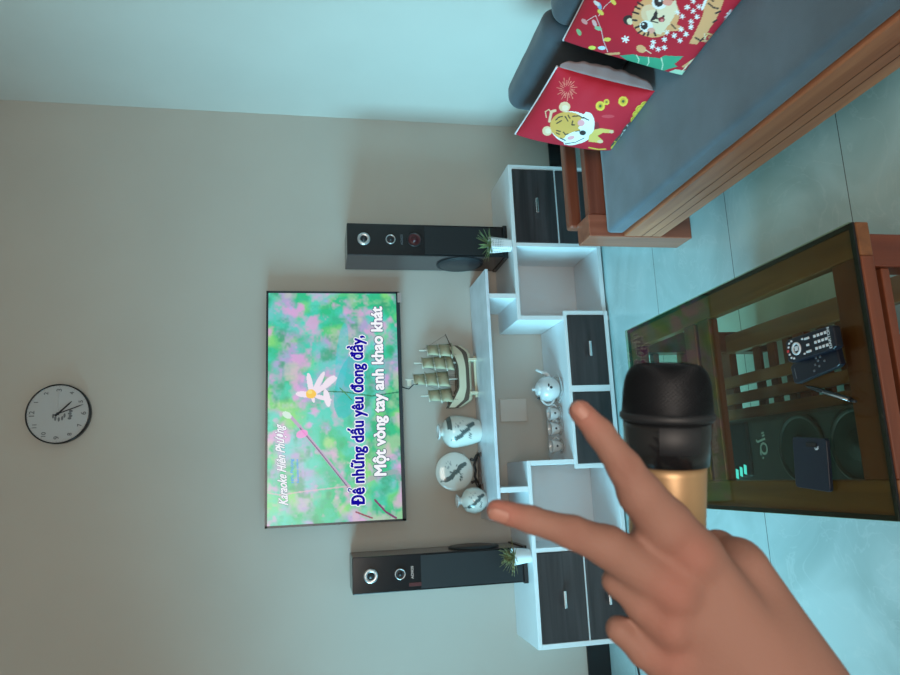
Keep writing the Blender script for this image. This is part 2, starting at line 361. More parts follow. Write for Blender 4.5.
s_.v = [tuple(p) for p in vs]; s_.f = fs; s_.mi = [0] * len(fs); s_.sm = [False] * len(fs)
M_screen = mat('lit_screen_picture', (0, 0, 0), .25, attr='Col', emit=.88)
M_tblue = mat('lyric_blue', (.010, .004, .42), .5, emit=.75); M_twhite = mat('lyric_white', (.92, .95, 1), .5, emit=.95); M_tdark = mat('lyric_dark_outline', (.03, .06, .16), .5, emit=.8); M_tpale = mat('small_blue_text', (.15, .45, .95), .5, emit=.9)
screen = build(s_, 'screen', M_screen, tv); colour_attr(screen, C)
def lyric(body, p0, p1, mat_, off, y, shear=0, hscale=1, size=.07, bold=0):
    cu = bpy.data.curves.new('t', 'FONT'); cu.body = body; cu.size = size; cu.offset = off + bold; cu.shear = shear; cu.fill_mode = 'FRONT'
    o = bpy.data.objects.new('t', cu); COL.objects.link(o); bpy.context.view_layer.update()
    me = bpy.data.meshes.new_from_object(o.evaluated_get(bpy.context.evaluated_depsgraph_get()))
    bpy.data.objects.remove(o); a = np.array([v.co[:] for v in me.vertices]); f = [tuple(p.vertices) for p in me.polygons]; bpy.data.meshes.remove(me)
    w0, w1 = a[:, 0].min(), a[:, 0].max(); q0 = onp(*p0, 1, y); q1 = onp(*p1, 1, y); L = q1[0] - q0[0]
    vs = [(q0[0] + (v[0] - w0) / (w1 - w0) * L, y, q0[2] + (q1[2] - q0[2]) * (v[0] - w0) / (w1 - w0) + v[1] * hscale) for v in a]
    m_ = MB(); m_.add(vs, f, 0); return m_
T1, T2 = 'Đê những dấu yêu đong đầy,', 'Một vòng tay anh khao khát'
def both(name, body, p0, p1, m_in, m_out, size, bold, out, sh=0):
    i = lyric(body, p0, p1, None, 0, TVY - .0016, sh, 1, size); k = MB()
    for rad, y, mi in ((bold + out, TVY - .0009, 0), (bold, TVY - .0016, 1)):
        for q in range(12): k.add([(v[0] + rad * math.cos(q * PI / 6), y, v[2] + rad * math.sin(q * PI / 6)) for v in i.v], i.f, mi)
        k.add([(v[0], y, v[2]) for v in i.v], i.f, mi)
    if body.startswith('Đê'):
        a = onp(350.8, 489.5, 1, TVY); hk = [(-.010, .006), (-.004, .013), (.004, .012), (.006, .005), (.001, .000), (.001, -.006)]
        for rad, y, mi in ((.0078, TVY - .0010, 0), (.0036, TVY - .0017, 1)):
            P3 = [(a[0] + u, y, a[2] + v) for u, v in hk]; k.tube(P3, rad, 8, mi)
            k.v[-len(hk) * 8:] = [(v[0], y + (v[1] - y) * .02, v[2]) for v in k.v[-len(hk) * 8:]]
    build(k, name, [m_out, m_in], screen)
both('lyric_line', T1, (364.5, 505), (362.5, 336), M_tblue, M_twhite, .090, .0030, .0050)
both('lyric_line', T2, (386, 475), (381.5, 307), M_twhite, M_tdark, .086, .0034, .0034)
both('song_title', 'Karaoke Hiên Phượng', (288, 505), (283, 424), M_twhite, M_tdark, .064, .0017, .0012, .45)
build(lyric('Hiên Phượng', (294, 483), (293, 459), None, 0, TVY - .0015, 0, 1, .022, .0006), 'caption', M_tpale, screen)
build(lyric('Karaoke online', (299, 483), (298, 459), None, 0, TVY - .0015, 0, 1, .016, .0004), 'caption', M_tpale, screen)

# ================================================================== CLOCK
cx, cz, cr = -.011, 2.797, .148
clk = tag(empty('wall_clock', (cx, -.02, cz)), 'round wall clock with thin black rim hanging high above the television', 'clock')
build(MB().lathe([(cr - .004, 0), (cr, .004), (cr, .040), (cr - .006, .040), (cr - .006, .034), (.001, .034)], (cx, -.0005, cz), (0, -1, 0), 64), 'case', M_black, clk)
build(MB().lathe([(cr - .0065, 0), (.0005, 0)], (cx, -.0355, cz), (0, -1, 0), 64, caps=False), 'dial', M_clockface, clk)
mk = MB()
for k in range(60):
    t = k * PI / 30; r0, r1 = cr - .012, cr - .008
    if k % 5 == 0: r0 -= .004
    dx, dz = math.sin(t), math.cos(t); h = .0006
    mk.add([(cx + dx * r0 - dz * h, -.0362, cz + dz * r0 + dx * h), (cx + dx * r1 - dz * h, -.0362, cz + dz * r1 + dx * h), (cx + dx * r1 + dz * h, -.0362, cz + dz * r1 - dx * h), (cx + dx * r0 + dz * h, -.0362, cz + dz * r0 - dx * h)], [(0, 1, 2, 3)])
def flat_text(body, c, right, up, size, bold=.0, hs=1):
    cu = bpy.data.curves.new('t', 'FONT'); cu.body = body; cu.size = size; cu.offset = bold; cu.fill_mode = 'FRONT'; cu.align_x = 'CENTER'; cu.align_y = 'CENTER'
    o = bpy.data.objects.new('t', cu); COL.objects.link(o); bpy.context.view_layer.update()
    me = bpy.data.meshes.new_from_object(o.evaluated_get(bpy.context.evaluated_depsgraph_get())); bpy.data.objects.remove(o)
    a = [v.co[:] for v in me.vertices]; f = [tuple(p.vertices) for p in me.polygons]; bpy.data.meshes.remove(me)
    c = Vector(c); r = Vector(right); u = Vector(up)
    return [c + r * v[0] * hs + u * v[1] for v in a], f
for k in range(1, 13):
    t = k * PI / 6; rr = .118; v, f = flat_text(str(k), (cx + math.sin(t) * rr, -.0364, cz + math.cos(t) * rr), (1, 0, 0), (0, 0, 1), 0.028 if k % 3 else .034, .0007); nm = MB(); nm.add(v, f); build(nm, 'numeral', M_greymark, clk)
build(mk, 'minute_marks', M_greymark, clk)
em = MB()
for k in range(5):
    t = math.radians(200 + k * 34); em.ellipsoid((cx + math.sin(t) * .028, -.0365, cz + math.cos(t) * .028 - .004), .011, .0006, .005, 10)
for k in range(4): em.ellipsoid((cx + .012 - .02 * k * .6, -.0365, cz - .058 + .004 * (k % 2)), .006, .0006, .009, 10)
build(em, 'dial_emblem', M_greymark, clk)
def hand(name, ang, L, wd, tail, m_, y):
    t = math.radians(ang); dx, dz = math.sin(t), math.cos(t); px_, pz_ = dz, -dx
    poly = [(-tail, -wd), (-tail, wd), (L * .8, wd * .9), (L, wd * .3), (L, -wd * .3), (L * .8, -wd * .9)]
    build(MB().prism(poly, lambda a, b_, c_: (cx + dx * a + px_ * b_, c_, cz + dz * a + pz_ * b_), y, y - .001), name, m_, clk)
hand('hour_hand', 135, .086, .0042, .016, M_blackm, -.0375); hand('minute_hand', 159, .122, .0028, .02, M_blackm, -.039); hand('second_hand', 88, .10, .0009, .02, M_silver, -.0405)
build(MB().lathe([(.007, 0), (.007, .006), (.003, .007)], (cx, -.0365, cz), (0, -1, 0), 20), 'hub', M_blackm, clk)

# ================================================================== TV STAND
D = -.379; T = .02; TOP = .508; YB = -.002
def handle(parent, x, z, h=False, y=D, L=.068):
    m_ = MB()
    a, c = ((x - L / 2, z), (x + L / 2, z))
    for (hx, hz) in (a, c): m_.box(hx - .005, hx + .005, y - .026, y, hz - .005, hz + .005)
    m_.box(x - L / 2 - .006, x + L / 2 + .006, y - .034, y - .024, z - .007, z + .007)
    return m_
def side_unit(name, x0, x1, xd, sgn, label):
    """xd: divider centre; drawers between xd and the outer side"""
    t = tag(empty(name, ((x0 + x1) / 2, D / 2, 0)), label, 'cabinet', 'white side units of the television stand')
    m_ = MB(); m_.box(x0, x1, D, YB, TOP - T, TOP).box(x0, x0 + T + .004, D, YB, 0, TOP - T).box(x1 - T - .004, x1, D, YB, 0, TOP - T)
    m_.box(x0 + .024, x1 - .024, D, YB, .012, .034).box(xd - .011, xd + .011, D, YB, .034, TOP - T).box(x0 + .024, x1 - .024, -.024, -.016, .034, TOP - T)
    build(m_, 'carcass', M_white, t, .0015)
    a, c = (xd + .011, x1 - .024) if sgn > 0 else (x0 + .024, xd - .011)
    rail = MB().box(a, c, D + .002, D + .018, .242, .249); build(rail, 'drawer_rail', M_white, t)
    for z0, z1 in ((.036, .241), (.250, .487)):
        dr = build(MB().box(a + .002, c - .002, D - .003, D + .016, z0 + .001, z1 - .001), 'drawer', M_dark, t, .002)
        build(handle(None, (a + c) / 2 + (-.01 if sgn > 0 else -.01), (z0 + z1) / 2, y=D - .003), 'handle', M_chrome, dr, .002)
    return t
side_unit('storage_cabinet', .384, 1.254, .798, 1, 'white low cabinet with dark drawers at the sofa end of the television stand')
side_unit('storage_cabinet', -1.232, -.340, -.775, -1, 'white low cabinet with dark drawers behind the raised fingers, far from the sofa')
mid = tag(empty('drawer_unit', (.02, D / 2, 0)), 'low white unit with two dark drawers between the two side cabinets', 'cabinet')
m_ = MB(); x0, x1 = -.339, .383
m_.box(x0, x1, D, YB, .243, .259).box(x0, x1, D, YB, .012, .030).box(x0, x0 + .018, D, YB, .03, .243).box(x1 - .018, x1, D, YB, .03, .243).box(.008, .032, D, -.016, .03, .243)
m_.box(-.389, .431, D - .014, D - .0006, .243, .259).box(-.389, .431, D - .014, D - .0006, .012, .034).box(-.389, -.367, D - .014, D - .0006, .03, .245).box(.409, .431, D - .014, D - .0006, .03, .245)
m_.box(.0, .034, D - .014, D - .0006, .03, .245)
build(m_, 'carcass', M_white, mid, .0012)
for a, c in ((-.365, -.002), (.036, .407)):
    dr = build(MB().box(a, c, D - .016, D - .0008, .036, .241), 'drawer', M_dark, mid, .002)
    build(handle(None, (a + c) / 2, .138, y=D - .016), 'handle', M_chrome, dr, .002)
# open back of the middle compartment: the cover of the wiring on the wall
br = tag(empty('bridge_shelf', (.01, D / 2, TOP)), 'long white marbled shelf raised on legs across the two side cabinets', 'shelf')
build(MB().box(-.630, .659, D, YB, .653, .669), 'shelf_top', M_marble, br, .0015)
for a in (-.491, .502): build(MB().box(a, a + .026, D + .004, YB, TOP + .0005, .653), 'support_panel', M_white, br, .001)
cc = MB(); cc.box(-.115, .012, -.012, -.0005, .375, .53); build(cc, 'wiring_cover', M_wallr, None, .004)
tag(bpy.data.objects['wiring_cover'], 'pale wiring cover on the wall inside the middle open compartment', 'cover')

# ================================================================== TOWER SPEAKERS
def driver(name, parent, x, y, z, r, ring, cone, ringw=.3, bulge=.3):
    o = build(MB().lathe([(r, 0), (r, .006), (r * (1 - ringw * .5), .009), (r * (1 - ringw), .005)], (x, y, z), (0, -1, 0), 32, caps=False), name, ring, parent)
    c_ = MB(); c_.lathe([(r * (1 - ringw), .005), (r * .45, .001), (r * .42, .003), (r * .25, .003 + r * bulge * .5), (.0005, .003 + r * bulge * .7)], (x, y, z), (0, -1, 0), 28, caps=False)
    build(c_, 'cone', cone, o)
def tower(x0, x1, inner, label, three, drift):
    z0, z1 = TOP + .001, 1.378; y0, y1 = -.285, -.015
    t = tag(empty('tower_speaker', ((x0 + x1) / 2, -.18, z0)), label, 'speaker', 'tower speakers on the television stand')
    build(MB().box(x0, x1, y0 + .012, y1, z0 + .022, z1), 'enclosure', M_spkside, t, .003)
    build(MB().box(x0, x1, y0, y0 + .012, z0 + .022, z1), 'front_baffle', M_black, t, .003)
    build(MB().box(x0 - .006, x1 + .006, y0 - .003, y1, z0, z0 + .022), 'plinth', M_black, t, .002)
    build(MB().box(x0 + .008, x1 - .008, y0 - .0015, y0, z0 + .03, z1 - (.41 if three else .33)), 'grille', M_cloth, t, .003)
    xm = (x0 + x1) / 2
    driver('tweeter', t, xm + drift, y0, z1 - .087, .034, M_silver, M_cone, .45); driver('midrange', t, xm + drift, y0, z1 - .228, .026, M_silver, M_cone, .2, .6)
    if three: driver('woofer', t, xm + drift, y0, z1 - .355, .038, M_cone, M_redcone, .15, .5)
    else: build(MB().box(xm - .065, xm - .048, y0 - .001, y0, z1 - .33, z1 - .27), 'red_sticker', M_redcone, t)
    v, f = flat_text('ACNOS', (xm, y0 - .0012, z1 - .288), (1, 0, 0), (0, 0, 1), .017, .0004); k = MB(); k.add(v, f); build(k, 'badge', M_btng if three else M_silver, t)
    s_ = 1 if inner == 'right' else -1; xs = x1 if s_ > 0 else x0
    sub = build(MB().lathe([(.130, 0), (.130, .006), (.124, .009)], (xs, -.152, .752), (s_, 0, 0), 48), 'side_subwoofer', M_blackm, t)
    build(MB().lathe([(.112, .0), (.110, .002), (.06, .0005), (.055, .002), (.001, .003)], (xs + s_ * .0092, -.152, .752), (s_, 0, 0), 40, caps=False), 'cone', M_cone, sub)
    return t
tower(.757, .930, 'left', 'black tower speaker with three round drivers standing nearer the sofa', True, 0)
tower(-.932, -.762, 'right', 'black tower speaker standing at the cabinet end away from the sofa', False, -.004)

# ================================================================== PLANTS
def plant(x, y, label, green, r=.048, h=.118, tilt=0, n=40, ln=.10, pm=None, sp=1):
    t = tag(empty('potted_plant', (x, y, TOP + .001)), label, 'plant', 'small potted plants in front of the speakers')
    z = TOP + .001
    build(MB().lathe([(r * .72, 0), (r * .75, .002), (r, h), (r * .93, h), (r * .9, h - .012)], (x, y, z), (0, 0, 1), 6 if not pm else 32, smooth=bool(pm), caps=True), 'pot', pm or M_pot, t, .002)
    build(MB().lathe([(r * .9, 0), (.001, .004)], (x, y, z + h - .011), (0, 0, 1), 24, caps=False), 'soil', M_soil, t)
    L = MB()
    for k in range(n):
        a = random.uniform(PI * .98, 2.02 * PI); e = random.uniform(.15, 1.25); l = ln * random.uniform(.7, 1.1); wd = random.uniform(.003, .0055)
        dx, dy = math.cos(a) * math.cos(e), math.sin(a) * math.cos(e); up = math.sin(e); px_, py_ = -math.sin(a), math.cos(a); pts_ = []
        for i in range(6):
            s = i / 5; cu = s * s * .25 * l; w_ = wd * math.sin(PI * min(1, .25 + .75 * s)) + .0003
            c = Vector((x + dx * (l * s) * sp, y + dy * l * s * sp, z + h - .012 + up * l * s - cu * .3)); pts_ += [c - Vector((px_, py_, 0)) * w_, c + Vector((0, 0, .0025 * (1 - s))), c + Vector((px_, py_, 0)) * w_]
        for i in range(5):
            o = i * 3; L.add([pts_[o], pts_[o + 1], pts_[o + 2], pts_[o + 5], pts_[o + 4], pts_[o + 3]], [(0, 1, 4, 5), (1, 2, 3, 4)], 0, True)
    lo = build(L, 'foliage', green, t); so = lo.modifiers.new('thick', 'SOLIDIFY'); so.thickness = .0012
    return t
plant(.805, -.340, 'small spiky green plant in a white honeycomb pot by the speaker near the sofa', M_leaf)
M_pot2 = mat('plain_white_pot', (.72, .75, .78), .4)
plant(-.80, -.336, 'small olive leafed plant in a plain white pot by the fingertip', M_leafd, r=.043, h=.088, n=70, ln=.10, pm=M_pot2, sp=.9)

# ================================================================== SHIP
SY = -.065; SZ = .670
ship = tag(empty('model_ship', (.14, SY, SZ)), 'cream wooden model sailing ship with four masts on the raised shelf', 'model ship')
st = []; N = 26
for i in range(N + 1):
    s = i / N; x = -.035 + s * .345
    deck = .105 + .060 * max(0, (1 - s * 3.2)) ** 1.2 + .05 * max(0, (s - .62) / .38) ** 1.5; keel = .028 + .07 * max(0, (.12 - s) / .12) + .055 * max(0, (s - .86) / .14) ** 1.5
    wd = .036 * (math.sin(PI * min(1, (s * .8 + .14))) ** .6) * (1 if s < .8 else max(.05, 1 - ((s - .8) / .2) ** 2)); st.append((x, deck, keel, wd))
H = MB(); K = 9; vs = []
for x, dk, kl, wd in st:
    for k in range(K):
        a = PI * k / (K - 1); yy = -math.cos(a) * wd; zz_ = dk - (dk - kl) * math.sin(a) ** .7; vs.append((x, SY + yy, SZ + zz_))
fs = []
mi = []
for i in range(N):
    for k in range(K - 1): fs.append((i * K + k, (i + 1) * K + k, (i + 1) * K + k + 1, i * K + k + 1)); mi.append(1 if k in (1, K - 3) else 0)
H.add(vs, fs, 0, True); H.mi = mi
H.add([vs[i * K] for i in range(N + 1)] + [vs[i * K + K - 1] for i in range(N + 1)], [(i, i + 1, N + 2 + i, N + 1 + i) for i in range(N)], 1)
H.add([vs[k] for k in range(K)], [tuple(range(K))], 1)
build(H, 'hull', [M_hull, M_hulld], ship)
rl = MB()
for e in (0, K - 1): rl.tube([Vector(vs[i * K + e]) + Vector((0, 0, .006)) for i in range(N + 1)], .003, 6)
rl.box(-.035, .03, SY - .02, SY + .02, SZ + .14, SZ + .152); rl.box(-.03, .0, SY - .018, SY + .018, SZ + .15, SZ + .165)
build(rl, 'deck_rail', M_hulld, ship)
build(MB().cyl((.30, SY, SZ + .135), (.375, SY, SZ + .165), .004, 8, 0, .002), 'bowsprit', M_hulld, ship)
mst = [(.285, .315, 3), (.215, .345, 3), (.125, .395, 3), (.035, .315, 2)]
for (mx, mh, ns) in mst:
    mo = build(MB().cyl((mx, SY, SZ + .09), (mx, SY, SZ + mh), .0050, 10, 0, .0034), 'mast', M_spar, ship)
    zt = mh - .045
    for k in range(ns):
        wd = (.034 + .007 * k) * 1.0; hh = .060; z1 = zt - k * .066; z0 = z1 - hh
        if z0 < .13: z0 = .13
        sv = []; sf = []
        for i in range(7):
            for j in range(7):
                u = i / 6 * 2 - 1; v = j / 6; hw = wd * (1.0 + .15 * (1 - v)); sv.append((mx + .012 + .020 * (1 - u * u) * math.sin(PI * v), SY - .01 + u * hw, SZ + z0 + (z1 - z0) * v))
        for i in range(6):
            for j in range(6): sf.append((i * 7 + j, (i + 1) * 7 + j, (i + 1) * 7 + j + 1, i * 7 + j + 1))
        # each sail set square but braced round so its belly faces the room
        a = math.radians(58); rot = lambda p: (mx + (p[0] - mx) * math.cos(a) - (p[1] - SY) * -math.sin(a), SY - (p[0] - mx) * math.sin(a) + (p[1] - SY) * math.cos(a), p[2])
        sl = MB(); sl.add([rot(p) for p in sv], sf, 0, True); so = build(sl, 'sail', M_sail, ship); so.modifiers.new('thick', 'SOLIDIFY').thickness = .0015
        build(MB().cyl(rot((mx, SY - wd * 1.25, SZ + z1)), rot((mx, SY + wd * 1.25, SZ + z1)), .0024, 8), 'yard', M_spar, mo)
rg = MB()
for i in range(3): rg.cyl((mst[i][0], SY, SZ + mst[i][1] - .02), (mst[i + 1][0], SY, SZ + .13), .0008, 5)
for mx, mh, ns in mst:
    for sgn in (-1, 1): rg.cyl((mx, SY, SZ + mh - .03), (mx - .03, SY + sgn * .034, SZ + .115), .0008, 5); rg.cyl((mx, SY, SZ + mh - .06), (mx + .02, SY + sgn * .034, SZ + .115), .0008, 5)
rg.cyl((.285, SY, SZ + .30), (.37, SY, SZ + .165), .0008, 5); build(rg, 'rigging', M_hulld, ship)
fl = MB().add([(.125, SY, SZ + .388), (.125, SY, SZ + .362), (.088, SY - .006, SZ + .366), (.088, SY - .006, SZ + .386)], [(0, 1, 2, 3)]); build(fl, 'flag', M_spar, ship).modifiers.new('thick', 'SOLIDIFY').thickness = .001
sb = MB(); sb.box(.035, .05, SY - .03, SY + .03, SZ, SZ + .045).box(.22, .235, SY - .03, SY + .03, SZ, SZ + .045).box(.02, .25, SY - .006, SY + .006, SZ, SZ + .012); build(sb, 'display_stand', M_hull, ship, .001)
cbv = MB().tube([onp(400, 386, 1, -.05), onp(405, 388, 1, -.055), onp(409, 389, 1, -.07), onp(413, 385, 1, -.09), onp(418, 384, 1, -.10)], .0028, 8)

# ================================================================== PORCELAIN
def ink(o, cen, r, ring=None):
    """grey-black brush painting of a dragon-like branch on the room side"""
    co = np.array([v.co[:] for v in o.data.vertices]) + ORG[o.name]
    x = (co[:, 0] - cen[0]) / r; z = (co[:, 2] - cen[2]) / r; front = (co[:, 1] < cen[1])
    p = Paint(x, z, (.66, .68, .64)); dk = (.085, .11, .11)
    p.line([(-.42, .48), (-.30, .20), (-.06, .02), (.02, -.18), (.22, -.26), (.34, -.52)], .22, dk); p.line([(-.42, .48), (-.48, .72)], .06, dk)
    p.line([(-.12, .05), (-.02, .22)], .08, dk); p.line([(.12, -.22), (.28, -.1)], .06, dk)
    for q in range(3): p.ell(-.42 + q * .13, -.30 - .02 * q, .055, .075, dk, 0, 1, .5)
    p.line([(.15, .5), (.5, .42), (.5, -.0)], .02, (.3, .33, .34)); p.ell(.22, .34, .09, .05, (.25, .28, .29)); p.ell(.38, .22, .05, .06, (.35, .38, .38))
    c = p.c; c[~front] = (.66, .68, .64)
    if ring is not None:
        mk_ = (co[:, 2] > ring[0]) & (co[:, 2] < ring[1]) & (x > ring[2]); c[mk_] = dk
    colour_attr(o, c)
def prof_interp(pr, k=6):
    out = []
    for i in range(len(pr) - 1):
        for j in range(k):
            t = j / k; p0 = pr[max(i - 1, 0)]; p1 = pr[i]; p2 = pr[i + 1]; p3 = pr[min(i + 2, len(pr) - 1)]
            out.append(tuple(.5 * ((2 * b_) + (c_ - a_) * t + (2 * a_ - 5 * b_ + 4 * c_ - d_) * t * t + (-a_ + 3 * b_ - 3 * c_ + d_) * t ** 3) for a_, b_, c_, d_ in zip(p0, p1, p2, p3)))
    out.append(pr[-1]); return out
y = -.072; x = onp(456, 431.5, 1, y)[0]; z = .6695
v1 = tag(empty('porcelain_vase', (x, y, z)), 'tall white vase with black shoulder band and ink painting beside the model ship', 'vase', 'ink painted porcelain on the raised shelf')
bod = build(MB().lathe(prof_interp([(.055, 0), (.060, .006), (.073, .05), (.084, .11), (.086, .145), (.078, .175), (.052, .198), (.028, .207), (.024, .215), (.030, .222)], 8), (x, y, z), (0, 0, 1), 96), 'body', M_porc, v1)
ink(bod, (x, y, z + .10), .10, (z + .168, z + .190, .05))
build(MB().lathe([(.026, 0), (.040, .004), (.042, .010), (.036, .014), (.030, .012), (.024, 0)], (x, y, z + .218), (0, 0, 1), 40, caps=False), 'lip', M_china, v1)
y = -.055; x = onp(455, 471.5, 1, y)[0]; z = .6695
v2 = tag(empty('moon_flask', (x, y, z)), 'large round white porcelain disc on a black carved stand between two vases', 'porcelain', 'ink painted porcelain on the raised shelf')
R_ = .102; pz = z + .045 + R_
bod = build(MB().lathe(prof_interp([(.001, -.024), (.05, -.022), (.085, -.012), (.100, -.002), (R_, .004), (.099, .008), (.085, .014), (.05, .020), (.001, .022)], 6), (x, y, pz), (0, -1, 0), 96, caps=False), 'plate', M_porc, v2)
ink(bod, (x, y - .0, pz), .105)
sd = MB()
for s_ in (-1, 1):
    sd.tube([(x + s_ * .085, y, z + .006), (x + s_ * .078, y - .004, z + .022), (x + s_ * .055, y, z + .034), (x + s_ * .062, y - .01, z + .055)], .008, 8)
    sd.tube([(x + s_ * .07, y, z + .02), (x + s_ * .03, y, z + .035), (x, y, z + .028)], .007, 8)
    sd.box(x + s_ * .085 - .012, x + s_ * .085 + .012, y - .035, y + .035, z, z + .010)
sd.box(x - .08, x + .08, y - .008, y + .008, z + .004, z + .014); build(sd, 'stand', M_stand, v2)
y = -.135; x = onp(470, 500.5, 1, y)[0]; z = .6695
v3 = tag(empty('porcelain_vase', (x, y, z)), 'small round white vase with flared neck, nearest the raised fingertip', 'vase', 'ink painted porcelain on the raised shelf')
bod = build(MB().lathe(prof_interp([(.034, 0), (.038, .004), (.058, .030), (.067, .066), (.056, .104), (.034, .122), (.020, .130), (.018, .140)], 8), (x, y, z), (0, 0, 1), 96), 'body', M_porc, v3)
ink(bod, (x, y, z + .065), .075)
build(MB().lathe([(.018, 0), (.022, .008), (.034, .018), (.035, .021), (.028, .020), (.016, .008)], (x, y, z + .136), (0, 0, 1), 40, caps=False), 'lip', M_china, v3)

# tea things on the middle compartment floor
TZ = .2595
x, y = .036, -.245
tp = tag(empty('teapot', (x, y, TZ)), 'white china teapot with a loop handle on a saucer in the middle compartment', 'teapot')
build(MB().lathe(prof_interp([(.036, .008), (.050, .018), (.066, .05), (.068, .075), (.056, .105), (.034, .120)], 6), (x, y, TZ), (0, 0, 1), 48).ellipsoid((x + .0, y - .0675, TZ + .068), .008, .003, .008, 10, 1).ellipsoid((x + .012, y - .0655, TZ + .080), .010, .003, .005, 10, 1), 'body', [M_china, M_ink], tp)
build(MB().lathe(prof_interp([(.038, .118), (.034, .126), (.018, .134), (.007, .138), (.009, .146), (.010, .150), (.001, .155)], 5), (x, y, TZ), (0, 0, 1), 32, caps=False), 'lid', M_china, tp)
build(MB().tube([(x + .058, y, TZ + .05), (x + .082, y, TZ + .065), (x + .092, y, TZ + .095), (x + .105, y - .002, TZ + .125)], [.015, .011, .008, .006], 12), 'spout', M_china, tp)
hp = [(x - .055 - .030 * math.sin(PI * i / 12) ** .8, y, TZ + .105 - .075 * i / 12) for i in range(13)]
build(MB().tube(hp, .0055, 10), 'loop_handle', M_china, tp)
build(MB().ellipsoid((x - .05, y - .012, TZ + .122), .008, .007, .008, 10), 'handle_pin', M_ink, tp)
def saucer(x, y, r, label):
    m_ = MB().lathe([(r * .5, 0), (r * .55, .003), (r * .95, .009), (r, .011), (r * .95, .0112), (r * .55, .0055), (.001, .005)], (x, y, TZ), (0, 0, 1), 40)
    for k in range(14): t = 2 * PI * k / 14; m_.ellipsoid((x + math.cos(t) * r * .8, y + math.sin(t) * r * .8, TZ + .0098), .004, .0025, .0012, 8, 1)
    tag(build(m_, 'saucer', [M_china, M_ink]), label, 'saucer', 'saucers in the middle compartment')
saucer(.034, -.245, .078, 'white saucer under the teapot')
def cup(x, y, label):
    z0 = TZ + .006; t = tag(empty('teacup', (x, y, z0)), label, 'cup', 'small white teacups in the middle compartment')
    build(MB().lathe(prof_interp([(.016, 0), (.018, .004), (.028, .018), (.034, .045), (.036, .058), (.034, .058), (.030, .044), (.022, .014), (.001, .008)], 4), (x, y, z0), (0, 0, 1), 36).ellipsoid((x, y - .0325, z0 + .035), .006, .0015, .006, 8, 1), 'bowl', [M_china, M_ink], t)
    hh = [(x + .032 + .016 * math.sin(PI * i / 8), y - .012, z0 + .048 - .030 * i / 8) for i in range(9)]
    build(MB().tube(hh, .0028, 8), 'handle', M_china, t)
for x, l1, l2 in ((-.096, 'small white teacup nearest the teapot', 'white saucer under the teacup nearest the teapot'), (-.176, 'small white teacup in the middle of the row of three', 'white saucer under the middle teacup of three'), (-.268, 'small white teacup farthest from the teapot', 'white saucer under the teacup farthest from the teapot')):
    saucer(x, -.245, .041, l2)
    cup(x, -.235, l1)
# thin black cable lying on the floor
pts_ = [(-1.30, -.30, .005), (-1.36, -.36, .005), (-1.45, -.37, .005), (-1.62, -.33, .005), (-1.9, -.30, .005), (-2.4, -.28, .005)]
tag(build(MB().tube(prof_interp(pts_, 6), .0045, 8), 'power_cable', M_blackm), 'thin black cable lying on the floor at the end of the television stand', 'cable')
tag(build(cbv, 'video_cable', M_blackm), 'thin dark cable hanging below the television above the model ship', 'cable')

# ================================================================== SOFA
SX0, SYF = .530, -1.140
sofa = tag(empty('daybed_sofa', (.9, -2.3, 0)), 'low reddish wood sofa with blue grey cushions along the right wall', 'sofa')
YN = -3.6
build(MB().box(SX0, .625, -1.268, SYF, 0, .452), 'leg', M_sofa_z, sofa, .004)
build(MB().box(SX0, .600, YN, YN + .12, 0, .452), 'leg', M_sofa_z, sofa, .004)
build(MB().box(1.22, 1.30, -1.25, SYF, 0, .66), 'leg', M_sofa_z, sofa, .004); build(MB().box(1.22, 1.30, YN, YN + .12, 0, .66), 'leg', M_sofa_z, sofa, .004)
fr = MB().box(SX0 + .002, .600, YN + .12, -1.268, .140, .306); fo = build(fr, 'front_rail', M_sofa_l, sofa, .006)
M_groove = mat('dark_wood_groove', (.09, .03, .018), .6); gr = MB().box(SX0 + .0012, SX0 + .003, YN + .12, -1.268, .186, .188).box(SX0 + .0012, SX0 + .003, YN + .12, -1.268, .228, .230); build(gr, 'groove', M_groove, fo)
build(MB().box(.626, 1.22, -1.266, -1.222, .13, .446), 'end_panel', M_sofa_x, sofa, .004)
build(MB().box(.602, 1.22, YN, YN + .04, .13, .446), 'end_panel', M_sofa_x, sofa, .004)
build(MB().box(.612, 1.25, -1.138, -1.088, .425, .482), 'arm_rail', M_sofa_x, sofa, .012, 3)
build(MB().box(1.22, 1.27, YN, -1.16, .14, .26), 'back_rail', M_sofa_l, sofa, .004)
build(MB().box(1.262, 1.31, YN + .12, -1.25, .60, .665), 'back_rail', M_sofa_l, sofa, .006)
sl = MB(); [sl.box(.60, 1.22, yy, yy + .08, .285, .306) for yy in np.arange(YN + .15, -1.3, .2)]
build(sl, 'seat_slats', M_sofa_x, sofa)
